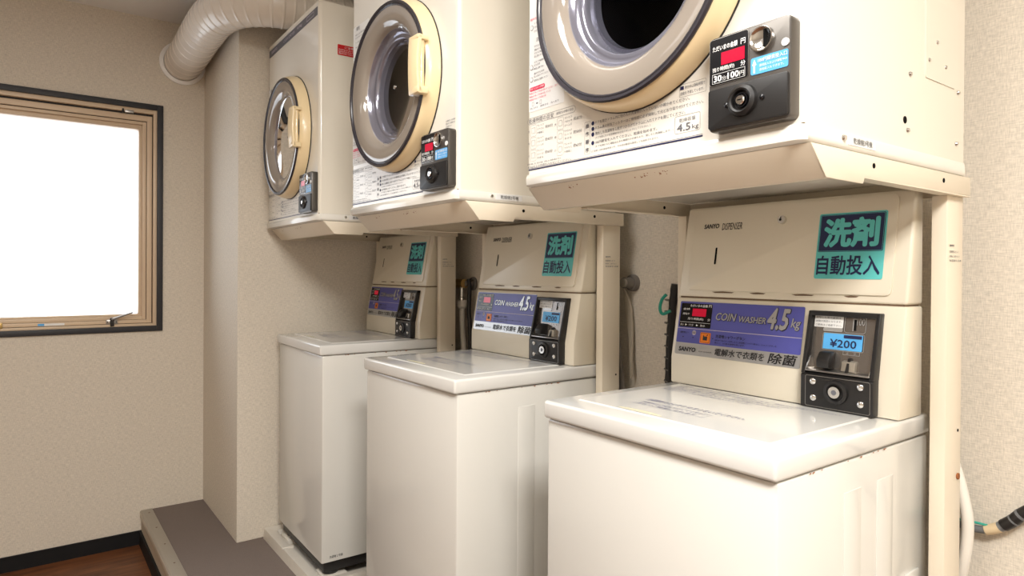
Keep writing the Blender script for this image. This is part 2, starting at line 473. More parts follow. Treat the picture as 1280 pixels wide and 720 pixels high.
# ================================================================== washers
WB = -0.8595                      # underside of the feet, below the lid top
def yp(z):                       # front of the control panel at height z above the lid
    return 0.41 if z <= 0.065 else 0.41 + 0.18 * (z - 0.065)
def make_washer(loc, rz, label):
    t = thing('coin_washer', loc, rz, label, 'washing machine', 'coin washing machines on the platform')
    O = (0, 0, -WB)
    def B(mb, name, material, parent=None, **k):
        return mb.build(name, material, parent or t, off=O, **k)
    B(MB().box(0.003, 0.527, 0.010, 0.535, -0.805, -0.0395), 'body', 'washer', bevel=0.006)
    B(MB().box(0.012, 0.518, 0.020, 0.525, -0.0415, -0.036), 'lid_gap_shade', 'gap')  # dark strip that paints the shadow line into the gap below the lid
    B(MB().box(0.018, 0.512, 0.024, 0.525, -0.846, -0.803), 'base', 'black', bevel=0.004)
    for x in (0.055, 0.475):
        for y in (0.062, 0.385):
            B(MB().lathe([(0.030, -0.8595), (0.032, -0.850), (0.026, -0.840)], (x, y, 0), 'z', 16, True, True), 'foot', 'black')
    lid = B(MB().box(0, 0.53, 0, 0.537, -0.0374, 0), 'lid', 'lid', bevel=0.0065, seg=3)
    m = MB()
    P = rrect(0.037, 0.484, 0.060, 0.402, 0.006)
    Q = rrect(0.042, 0.479, 0.065, 0.397, 0.004)
    n = len(P)
    m.add([(a, b, -0.001) for a, b in P] + [(a, b, 0.0022) for a, b in Q],
          [tuple(range(n, 2 * n))] + [(k, (k + 1) % n, n + (k + 1) % n, n + k) for k in range(n)])
    door = B(m, 'lid_door', 'lid', smooth=False)
    LP = Plane(lambda a, b, d: (a, b, 0.0022 + d))
    m = MB()
    LP.poly(m, [(0.20 + 0.055 * math.cos(k * math.pi / 12), 0.074 + (0.012 if math.sin(k * math.pi / 12) > 0 else 0.004) * math.sin(k * math.pi / 12)) for k in range(24)], 0.0003)
    B(m, 'finger_grip', 'grip', door, smooth=False)
    m = MB()
    LP.text(m, '洗濯機をたたいたり', 0.128, 0.225, 0.172, 0.192)
    LP.text(m, 'ゆすらないでください。', 0.232, 0.362, 0.172, 0.190)
    LP.outline(m, 0.135, 0.305, 0.128, 0.160, 0.0008)
    LP.text(m, '洗濯物は4.5kg以下にしてください', 0.140, 0.300, 0.146, 0.157)
    LP.text(m, '満水でご使用になれます', 0.140, 0.285, 0.131, 0.142)
    B(m, 'lid_notice_lettering', 'blue_ink', door, smooth=False); m = MB()
    rows = ['ご使用になるまえに必ずお読みください', '硬貨を入れますと給水が始まり洗濯を行います。途中で止めないでください。',
            '洗濯物は洗濯槽に平均に入れ、ふたを必ず閉じてください。', '洗剤は自動で投入されますので入れる必要はありません。', '防水性のシートや衣類は洗わないでください。']
    for k, s in enumerate(rows):
        LP.line(m, s, 0.062, 0.372 - 0.0165 * k, 0.0105, amax=0.46)
    B(m, 'lid_rules_lettering', 'blue_ink', door, smooth=False)
    # pressed ribs and a grip on the right side
    for y0, y1 in ((0.207, 0.265), (0.323, 0.385)):
        B(MB().box(0.5262, 0.5282, y0, y1, -0.74, -0.092), 'side_rib', 'washer', bevel=0.0018, seg=2)
    B(MB().box(0.5262, 0.5315, 0.438, 0.492, -0.330, -0.288), 'side_grip', 'washer', bevel=0.005, seg=2)
    SP = Plane(lambda a, b, d: (0.527 + d, a, b))
    # rust specks along the lid seam
    m = MB()
    for k in range(10):
        y = random.uniform(0.08, 0.5); s = random.uniform(0.001, 0.0035)
        SP.poly(m, [(y, -0.0396), (y + s, -0.0412), (y + 2.4 * s, -0.0396 - s), (y + 3 * s, -0.039)], 0.0009)
    B(m, 'rust_specks', 'rust', smooth=False)['kind'] = 'stuff'
    # ---- control panel housing
    zs = 0.2125
    prof = [(0.41, 0.0008), (0.41, 0.065), (yp(zs - 0.002), zs - 0.002), (0.505, zs - 0.002), (0.505, 0.0008)]
    B(MB().prism_x(prof[::-1], 0.0026, 0.5277), 'panel_housing', 'cream', bevel=0.004)
    B(MB().box(0.008, 0.522, yp(zs) + 0.004, 0.50, zs - 0.004, zs + 0.004), 'seam', 'gap')
    prof = [(yp(zs), zs + 0.001), (yp(0.4336), 0.4336), (0.505, 0.4336), (0.505, zs + 0.001)]
    disp = B(MB().prism_x(prof[::-1], 0.0026, 0.5277), 'dispenser', 'cream', bevel=0.006, seg=3)
    k = 1 / math.sqrt(1 + 0.18 ** 2)
    CP = Plane(lambda a, b, d: (a, yp(b) - d * k, b + d * 0.18 * k) if b > 0.065 else (a, 0.41 - d, b))
    m = MB(); CP.rect(m, 0.030, 0.499, 0.229, 0.426, 0.004, 0.010, 0.005)
    dd = B(m, 'dispenser_door', 'cream', disp, bevel=0.0015)
    d0 = 0.004
    m = MB(); CP.rect(m, 0.0995, 0.1045, 0.2915, 0.3320, d0 + 0.0008, 0.0025); B(m, 'slot', 'dark', disp, smooth=False)
    m = MB(); CP.circle(m, 0.2639, 0.3887, 0.0095, d0 + 0.007, 20, 0.007, 0.0088); B(m, 'lock', 'chrome', disp)
    m = MB(); CP.circle(m, 0.2620, 0.3885, 0.0030, d0 + 0.0075, 14, 0.002); CP.rect(m, 0.2618, 0.2632, 0.391, 0.395, d0 + 0.0078); B(m, 'lock_core', 'black', disp, smooth=False)
    m = MB()
    CP.text(m, 'SANYO', 0.0599, 0.1024, 0.3784, 0.3900, d0 + 0.0008, bold=0.03, shear=0.1)
    CP.text(m, 'DISPENSER', 0.1106, 0.1646, 0.3735, 0.3900, d0 + 0.0008, shear=0.15)
    B(m, 'dispenser_lettering', 'ink', disp, smooth=False)
    for a, b in ((0.10, 0.16), (0.20, 0.24), (0.30, 0.35), (0.41, 0.44)):
        m = MB()
        CP.poly(m, [(a, 0.2265), (a + 0.01, 0.2240), (b - 0.005, 0.2246), (b, 0.2268), ((a + b) / 2, 0.2282)], 0.0009)
        B(m, 'rust_streak', 'gap', disp, smooth=False)
    # teal detergent label
    m = MB(); CP.rect(m, 0.3475, 0.4815, 0.2602, 0.3955, d0 + 0.0010, 0.004, 0.001); lab = B(m, 'detergent_label', 'teal', smooth=False)
    m = MB()
    CP.rect(m, 0.3506, 0.4785, 0.3155, 0.3925, d0 + 0.0015, 0.003)
    CP.text(m, '自動投入', 0.3515, 0.4760, 0.2680, 0.3080, d0 + 0.0016, bold=0.018)
    B(m, 'navy_print', 'navy', lab, smooth=False)
    m = MB()
    CP.text(m, '洗剤', 0.3600, 0.4700, 0.3240, 0.3850, d0 + 0.0022, bold=0.045)
    CP.outline(m, 0.3518, 0.4773, 0.3167, 0.3913, 0.0006, d0 + 0.0020, 0.0025)
    B(m, 'teal_print', 'teal', lab, smooth=False)
    # ---- violet control sticker
    m = MB(); CP.rect(m, 0.0135, 0.3350, 0.0728, 0.2015, 0.0010, 0.004, 0.001); stk = B(m, 'control_sticker', 'silver', smooth=False)
    m = MB(); CP.rect(m, 0.0145, 0.3342, 0.1012, 0.2008, 0.0014, 0.003); B(m, 'violet_field', 'purple', stk, smooth=False)
    m = MB(); CP.rect(m, 0.0182, 0.1085, 0.1391, 0.1966, 0.0018, 0.003); B(m, 'display_field', 'black_gloss', stk, smooth=False)
    m = MB(); CP.rect(m, 0.0530, 0.0925, 0.1660, 0.1845, 0.0022, 0.001); B(m, 'display', 'red', stk, smooth=False)
    m = MB()
    CP.rect(m, 0.1085, 0.3342, 0.1352, 0.1366, 0.0018); CP.rect(m, 0.0145, 0.1085, 0.1352, 0.1366, 0.0018)
    CP.circle(m, 0.0645, 0.1265, 0.0058, 0.0018)
    B(m, 'divider', 'line', stk, smooth=False)
    m = MB()
    CP.text(m, 'ただいまの金額', 0.0455, 0.0950, 0.1882, 0.1945, 0.0024, bold=0.01); CP.text(m, '円', 0.0985, 0.1060, 0.1882, 0.1945, 0.0024, bold=0.01)
    B(m, 'amount_lettering', 'white_ink', stk, smooth=False); m = MB()
    CP.text(m, '金額', 0.025, 0.045, 0.1800, 0.1850, 0.0024); CP.text(m, '運転中', 0.025, 0.045, 0.1685, 0.1735, 0.0024)
    B(m, 'money_lettering', 'white_ink', stk, smooth=False); m = MB()
    CP.text(m, '残り時間(約)', 0.0420, 0.0870, 0.1560, 0.1625, 0.0024, bold=0.01); CP.text(m, '分', 0.0985, 0.1060, 0.1560, 0.1625, 0.0024, bold=0.01)
    CP.rect(m, 0.020, 0.1065, 0.1505, 0.1512, 0.0024)
    CP.text(m, '洗い', 0.022, 0.032, 0.1420, 0.1470, 0.0024); CP.text(m, '▶', 0.036, 0.042, 0.1420, 0.1470, 0.0024)
    CP.text(m, 'すすぎ', 0.046, 0.060, 0.1420, 0.1470, 0.0024); CP.text(m, '▶', 0.068, 0.074, 0.1420, 0.1470, 0.0024)
    CP.text(m, '脱水', 0.080, 0.094, 0.1420, 0.1470, 0.0024)
    B(m, 'display_lettering', 'white_ink', stk, smooth=False)
    m = MB()
    CP.text(m, 'COIN', 0.1205, 0.1765, 0.1590, 0.1785, 0.0018, bold=0.045, shear=0.25)
    CP.text(m, 'WASHER', 0.1815, 0.2500, 0.1582, 0.1740, 0.0018, bold=0.045, shear=0.2)
    CP.text(m, '4.5', 0.2515, 0.3060, 0.1465, 0.1965, 0.0018, bold=0.05, shear=0.25)
    CP.text(m, 'kg', 0.3065, 0.3300, 0.1490, 0.1765, 0.0018, bold=0.035, shear=0.2)
    B(m, 'title_lettering', 'ink', stk, smooth=False); m = MB()
    CP.text(m, '洗濯槽シャワーボタン', 0.1255, 0.2030, 0.1190, 0.1270, 0.0018, bold=0.005)
    CP.text(m, '運転終了後ボタンを押しますと洗濯槽にシャワー給水し、シャワーボタンを', 0.1245, 0.2800, 0.1118, 0.1160, 0.0018)
    CP.text(m, '押すと、3分間洗濯槽を洗います。', 0.1245, 0.2040, 0.1055, 0.1100, 0.0018)
    CP.text(m, '◀', 0.1165, 0.1195, 0.1150, 0.1190, 0.0018)
    B(m, 'button_lettering', 'ink', stk, smooth=False); m = MB()
    CP.text(m, '槽洗い', 0.0235, 0.0480, 0.1230, 0.1285, 0.0018); CP.text(m, '洗浄', 0.0600, 0.0690, 0.1235, 0.1295, 0.0026)
    B(m, 'lamp_lettering', 'ink', stk, smooth=False); m = MB()
    CP.text(m, 'SANYO', 0.0251, 0.0745, 0.0805, 0.0915, 0.0018, bold=0.035, shear=0.1)
    CP.text(m, 'ASW-45CJ(WP)', 0.083, 0.120, 0.0822, 0.0852, 0.0018)
    CP.text(m, '電解水で衣類を', 0.1282, 0.2541, 0.0790, 0.0960, 0.0018, bold=0.012, shear=0.15)
    CP.text(m, '除菌', 0.2626, 0.3290, 0.0765, 0.0992, 0.0018, bold=0.018, shear=0.15)
    B(m, 'slogan_lettering', 'ink', stk, smooth=False)
    m = MB()                                            # silver faces of the big lettering, a touch up-left of its black edge
    CP.text(m, 'COIN', 0.1208, 0.1750, 0.1602, 0.1779, 0.0024, bold=0.015, shear=0.25)
    CP.text(m, 'WASHER', 0.1818, 0.2488, 0.1593, 0.1734, 0.0024, bold=0.015, shear=0.2)
    CP.text(m, '4.5', 0.2520, 0.3040, 0.1485, 0.1955, 0.0024, bold=0.03, shear=0.25)
    CP.text(m, 'kg', 0.3070, 0.3288, 0.1502, 0.1757, 0.0024, bold=0.015, shear=0.2)
    B(m, 'silver_lettering', 'silver', stk, smooth=False)
    m = MB(); CP.rect(m, 0.0835, 0.1118, 0.1040, 0.1293, 0.0025, 0.003, 0.002); B(m, 'button', 'orange', stk, smooth=False)
    m = MB()
    CP.outline(m, 0.0850, 0.1103, 0.1055, 0.1278, 0.0008, 0.0028, 0.002)
    CP.poly(m, [(0.092, 0.111), (0.104, 0.111), (0.104, 0.119), (0.100, 0.121), (0.097, 0.119), (0.092, 0.124)], 0.0028)
    CP.poly(m, [(0.101, 0.123), (0.104, 0.121), (0.1055, 0.126)], 0.0028)
    B(m, 'button_symbol', 'ink', stk, smooth=False)
    for a in (0.034, 0.063):
        m = MB(); CP.circle(m, a, 0.1150, 0.0016, 0.0020, 8); B(m, 'indicator_lamp', 'ink', stk, smooth=False)
    # ---- coin mechanism
    x0, x1 = 0.3500, 0.4905
    fy = lambda z, d: yp(max(z, 0.065)) - d
    m = MB()
    lowpoly = [(0.41, 0.003), (0.388, 0.003), (0.388, 0.068), (0.4, 0.076), (0.4125, 0.076)]
    cb = B(MB().prism_x(lowpoly, x0, x1), 'coin_box', 'black', bevel=0.002)
    for xa, xb in ((x0, x0 + 0.0085), (x1 - 0.0085, x1)):
        B(MB().prism_x([(0.4135, 0.070), (0.3885, 0.070), (fy(0.196, 0.016), 0.196), (fy(0.196, -0.001), 0.196)], xa, xb), 'side_cheek', 'black', cb, bevel=0.002)
    B(MB().prism_x([(fy(0.186, -0.001), 0.186), (fy(0.186, 0.0155), 0.186), (fy(0.196, 0.016), 0.196), (fy(0.196, -0.001), 0.196)], x0, x1), 'top_rim', 'black', cb, bevel=0.002)
    m = MB(); CP.rect(m, x0 + 0.006, x1 - 0.006, 0.074, 0.190, 0.005, 0.0, 0.005); B(m, 'face_plate', 'plate', cb, smooth=False)
    B(MB().prism_x([(0.407, 0.0755), (0.390, 0.0755), (0.391, 0.079), (0.407, 0.082)], x0 + 0.008, x1 - 0.008), 'sill', 'steel', cb, bevel=0.0008)
    for xa, xb, s in ((x0 + 0.0085, x0 + 0.010, 1), (x1 - 0.010, x1 - 0.0085, 1)):
        B(MB().prism_x([(0.407, 0.079), (0.391, 0.079), (0.410, 0.104)], xa, xb), 'cheek_plate', 'chrome', cb)
    D = 0.005
    m = MB(); CP.rect(m, 0.3600, 0.4178, 0.1622, 0.1860, D + 0.0012, 0.001); B(m, 'notice_label', 'white', cb, smooth=False)
    m = MB(); CP.rect(m, 0.3790, 0.4178, 0.1545, 0.1622, D + 0.0010, 0.003); B(m, 'notice_backing', 'silver', cb, smooth=False)
    m = MB()
    CP.text(m, '変形した等の硬貨は、', 0.3625, 0.4150, 0.1795, 0.1838, D + 0.0018)
    CP.text(m, '故障の原因となります。', 0.3625, 0.4150, 0.1720, 0.1763, D + 0.0018)
    CP.text(m, 'ご使用はご遠慮下さい。', 0.3625, 0.4150, 0.1645, 0.1688, D + 0.0018)
    B(m, 'notice_lettering', 'grey_ink', cb, smooth=False)
    m = MB(); CP.outline(m, 0.4205, 0.4615, 0.1540, 0.1868, 0.0009, D + 0.0012, 0.005)
    CP.text(m, '100', 0.4440, 0.4590, 0.1695, 0.1830, D + 0.0014, bold=0.0)
    CP.rect(m, 0.4365, 0.4385, 0.1580, 0.1825, D + 0.0014); CP.rect(m, 0.4385, 0.4430, 0.1810, 0.1825, D + 0.0014)
    CP.outline(m, 0.4225, 0.4545, 0.1110, 0.1185, 0.0007, D + 0.0014)
    CP.text(m, '返', 0.4290, 0.4335, 0.1125, 0.1170, D + 0.0014); CP.text(m, '却', 0.4430, 0.4475, 0.1125, 0.1170, D + 0.0014)
    CP.outline(m, 0.3795, 0.4610, 0.1180, 0.1520, 0.0008, D + 0.0012, 0.003)
    B(m, 'plate_lettering', 'silver', cb, smooth=False)
    m = MB(); CP.rect(m, 0.4388, 0.4425, 0.1590, 0.1800, D + 0.0015); B(m, 'coin_slot', 'dark', cb, smooth=False)
    m = MB(); CP.rect(m, 0.3815, 0.4578, 0.1196, 0.1508, D + 0.0014, 0.0015); B(m, 'price_label', 'blue', cb, smooth=False)
    m = MB(); CP.text(m, '¥200', 0.3955, 0.4470, 0.1240, 0.1400, D + 0.0022, bold=0.012); CP.rect(m, 0.4215, 0.4560, 0.1430, 0.1492, D + 0.0020, 0.001)
    B(m, 'price_lettering', 'navy', cb, smooth=False)
    B(MB().prism_x([(yp(.085) - 0.004, 0.083), (yp(.085) - 0.030, 0.085), (yp(.1) - 0.034, 0.100), (yp(.116) - 0.024, 0.1165), (yp(.116) - 0.004, 0.1165)], 0.3830, 0.4095), 'coin_return', 'black', cb, bevel=0.004)
    B(MB().prism_x([(yp(.082) - 0.004, 0.081), (yp(.082) - 0.014, 0.081), (yp(.1) - 0.014, 0.100), (yp(.1) - 0.004, 0.102)], 0.4250, 0.4510), 'return_cup', 'cup', cb, bevel=0.001)
    B(MB().prism_x([(yp(.082) - 0.012, 0.080), (yp(.082) - 0.020, 0.080), (yp(.11) - 0.012, 0.106), (yp(.11) - 0.004, 0.108)], 0.4355, 0.4400), 'return_lever', 'black', cb)
    LF = Plane(lambda a, b, d: (a, 0.388 - d, b))
    m = MB(); LF.rect(m, 0.3625, 0.4845, 0.0075, 0.0660, 0.0020, 0.003, 0.002); B(m, 'lower_plate', 'black', cb, bevel=0.0008)
    m = MB(); LF.outline(m, 0.3605, 0.4860, 0.0060, 0.0680, 0.0010, 0.0014, 0.004); B(m, 'plate_edge', 'steel', cb, smooth=False)
    B(MB().lathe([(0.024, 0.388), (0.0225, 0.380), (0.017, 0.3785), (0.0145, 0.382)], (0.4235, 0, 0.0405), 'y', 28), 'lock_bezel', 'black', cb)
    m = MB(); LF.circle(m, 0.4225, 0.0408, 0.0112, 0.0105, 24, 0.009); B(m, 'lock', 'chrome', cb)
    m = MB(); LF.circle(m, 0.4225, 0.0408, 0.0050, 0.0108, 14); LF.rect(m, 0.419, 0.426, 0.0400, 0.0416, 0.0111); B(m, 'keyhole', 'grey_ink', cb, smooth=False)
    for a, b in ((0.3775, 0.0565), (0.3785, 0.0240), (0.4690, 0.0570), (0.4695, 0.0245)):
        B(MB().lathe([(0.0066, 0.386), (0.0062, 0.3835), (0.0040, 0.3818), (0.0001, 0.3812)], (a, 0, b), 'y', 14), 'bolt', 'chrome', cb)
    return t

WASH = {3: ((0.0, 0.0, 0.0), 0.001), 2: ((-0.8556, -0.0244, -0.0018), 0.0135), 1: ((-1.7745, -0.0112, -0.0029), -0.0154)}
WLAB = {3: 'white coin washing machine at the row end away from the window, beside the white hose',
        2: 'middle white coin washing machine of the row of three',
        1: 'white coin washing machine beside the wallpapered pillar, its black base showing above the pan'}
w3 = None
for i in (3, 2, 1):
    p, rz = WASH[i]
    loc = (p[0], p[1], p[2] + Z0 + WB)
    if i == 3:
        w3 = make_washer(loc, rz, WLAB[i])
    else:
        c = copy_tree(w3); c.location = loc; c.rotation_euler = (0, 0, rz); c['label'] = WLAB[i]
        if i == 1:
            m = MB(); Plane(lambda a, b, d: (0.527 + d, a, b - WB)).text(m, '洗濯機１号機', 0.040, 0.092, -0.790, -0.780)
            m.build('number_lettering', 'ink', c, smooth=False)

# ================================================================== drip pans
def make_pan(loc, rz, label, dx=0.0, dz=0.0):
    t = thing('drip_pan', loc, rz, label, 'drip pan', 'drip pans under the washers')
    W_, D_, h = 0.64, 0.498, 0.042
    m = MB()
    R = [rrect(0, W_, 0, D_, 0.012), rrect(0.004, W_ - 0.004, 0.004, D_ - 0.004, 0.012), rrect(0.045, W_ - 0.045, 0.045, D_ - 0.045, 0.012), rrect(0.055, W_ - 0.055, 0.055, D_ - 0.055, 0.01)]
    Zs = [0.0, h, h - 0.006, 0.012]; n = len(R[0]); vs = []; fs = []
    for r_, z in zip(R, Zs): vs += [(a, b, z) for a, b in r_]
    for j in range(3):
        fs += [(j * n + k, j * n + (k + 1) % n, (j + 1) * n + (k + 1) % n, (j + 1) * n + k) for k in range(n)]
    fs.append(tuple(3 * n + k for k in range(n))); fs.append(tuple(reversed(range(n))))
    m.add(vs, fs); m.build('tray', 'pan', t, angle=25)
    for x in (0.110 + dx, 0.530 + dx):
        for y in (0.098, 0.421):
            MB().box(x - 0.048, x + 0.048, y - 0.048, y + 0.048, 0.010, 0.0403 + dz).build('foot_rest', 'pan', t, bevel=0.008, seg=2)
    MB().box(0.25, 0.262, 0.002, 0.05, h - 0.008, h + 0.001).build('rim_notch', 'pan', t, bevel=0.002)
    return t
PLAB = {1: 'white plastic drip pan on the carpet against the pillar',}
make_pan((-1.849, -0.047, ZP), 0, PLAB[1], 0.0195, -0.0029)
for i in (2, 3):
    p, rz = WASH[i]
    t = make_pan((p[0] - 0.055, p[1] - 0.036, ZP), 0, {2: 'white plastic drip pan under the middle washer', 3: 'white plastic drip pan under the washer beside the white hose'}[i], 0.0, p[2])

# ================================================================== dryer stands
def make_stand(loc, rz, label):
    t = thing('dryer_stand', loc, rz, label, 'stand', 'steel stands carrying the dryers')
    SH = 0.4544 + 0.9                                 # rail top above the platform
    O = (0, 0, SH); W_ = 0.6373
    def B(mb, name, material, parent=None, **k):
        return mb.build(name, material, parent or t, off=O, **k)
    B(MB().prism_x([(0, 0), (0.0424, -0.0454), (0.058, -0.0454), (0.058, -0.0434), (0.0435, -0.0430), (0.005, -0.002)][::-1], 0.0, W_), 'front_skirt', 'stand', bevel=0.0007)
    for k, (xa, xb) in enumerate(((0.0, 0.003), (W_ - 0.003, W_))):
        rail = B(MB().prism_x([(0.0, 0.0), (0.0424, -0.0454), (0.150, -0.0454), (0.155, -0.0360), (0.564, -0.0335), (0.564, 0.0)][::-1], xa, xb), 'side_rail', 'stand', bevel=0.0006)
        fx = (xa, xa + 0.022) if k == 0 else (xb - 0.022, xb)
        B(MB().box(fx[0], fx[1], 0.155, 0.564, -0.0365, -0.0343), 'bottom_flange', 'stand', rail)
        for y in (0.183, 0.443):
            xh = xb - 0.0004 if k == 1 else xa + 0.0026
            B(MB().disc((xh, y, -0.0150), 0.0042, 'x', 0.0012, 12), 'bolt_hole', 'dark', rail)
        px = (0.010, 0.036) if k == 0 else (0.601, 0.627)
        post = B(MB().box(px[0], px[1], 0.489, 0.561, -SH, -0.0365), 'post', 'stand', bevel=0.0015)
        if k == 1:
            for z, mt, r in ((-0.478, 'dark', 0.0028), (-0.565, 'rust', 0.006)):
                B(MB().disc((px[1] - 0.0002, 0.546, z), r, 'x', 0.003 if r > 0.004 else 0.001, 10), 'screw', mt, post)
            m = MB(); SP = Plane(lambda a, b, d: (px[1] + d, a, b))
            SP.text(m, 'SANYO', 0.499, 0.520, -0.131, -0.127, bold=0.03)
            SP.text(m, '乾燥機用スタンド', 0.499, 0.540, -0.143, -0.138)
            SP.text(m, '耐荷重にご注意ください', 0.499, 0.545, -0.151, -0.147)
            SP.text(m, '製造番号 品番', 0.499, 0.552, -0.159, -0.155)
            B(m, 'maker_lettering', 'grey_ink', post, smooth=False)
        else:
            B(MB().disc((px[1] - 0.0002, 0.546, -0.478), 0.0028, 'x', 0.001, 10), 'screw', 'dark', post)
    B(MB().box(0.003, W_ - 0.003, 0.545, 0.563, -0.034, -0.001), 'rear_beam', 'stand', bevel=0.001)
    m = MB(); FP = Plane(lambda a, b, d: (a, -b * 0.934 - d * 0.73, b - d * 0.68))
    for a0_, b0_ in ((0.115, -0.0055), (0.300, -0.0050), (0.345, -0.0060)):
        for k in range(9):
            a = a0_ + random.uniform(0, 0.035); b = b0_ - random.uniform(0, 0.006); s = random.uniform(0.0006, 0.0018)
            FP.poly(m, [(a, b), (a + 2.2 * s, b - 0.3 * s), (a + 1.8 * s, b - s), (a + 0.4 * s, b - 1.4 * s)], 0.0005)
    B(m, 'rust_specks', 'rust', smooth=False)['kind'] = 'stuff'
    return t
STAND = {3: ((-0.0571, 0.0009, 0.0), -0.0090), 2: ((-0.9228, -0.0200, -0.0080), 0.0081), 1: ((-1.8317, -0.0192, -0.0045), -0.0160)}
SLAB = {3: 'cream steel stand whose post stands beside the white hose and conduit',
        2: 'cream steel stand under the middle dryer, around the middle washer',
        1: 'cream steel stand under the dryer beside the wallpapered pillar'}
s3 = None
for i in (3, 2, 1):
    p, rz = STAND[i]; loc = (p[0], p[1], ZP + p[2])
    if i == 3: s3 = make_stand(loc, rz, SLAB[i])
    else:
        c = copy_tree(s3); c.location = loc; c.rotation_euler = (0, 0, rz); c['label'] = SLAB[i]

# ================================================================== dryers
def rect_ring(x0, x1, z0, z1, cx, cz, n=64):
    """points of the rectangle's edge seen from (cx, cz) at n angles, with the corners among them"""
    angs = [2 * math.pi * k / n for k in range(n)]
    for (x, z) in ((x0, z0), (x1, z0), (x1, z1), (x0, z1)):
        a = math.atan2(z - cz, x - cx) % (2 * math.pi)
        k = min(range(n), key=lambda q: abs(angs[q] - a)); angs[k] = a
    pts = []
    for a in angs:
        c, s = math.cos(a), math.sin(a); ts = []
        if c > 1e-9: ts.append((x1 - cx) / c)
        if c < -1e-9: ts.append((x0 - cx) / c)
        if s > 1e-9: ts.append((z1 - cz) / s)
        if s < -1e-9: ts.append((z0 - cz) / s)
        t = min(ts); pts.append((cx + t * c, cz + t * s))
    return angs, pts

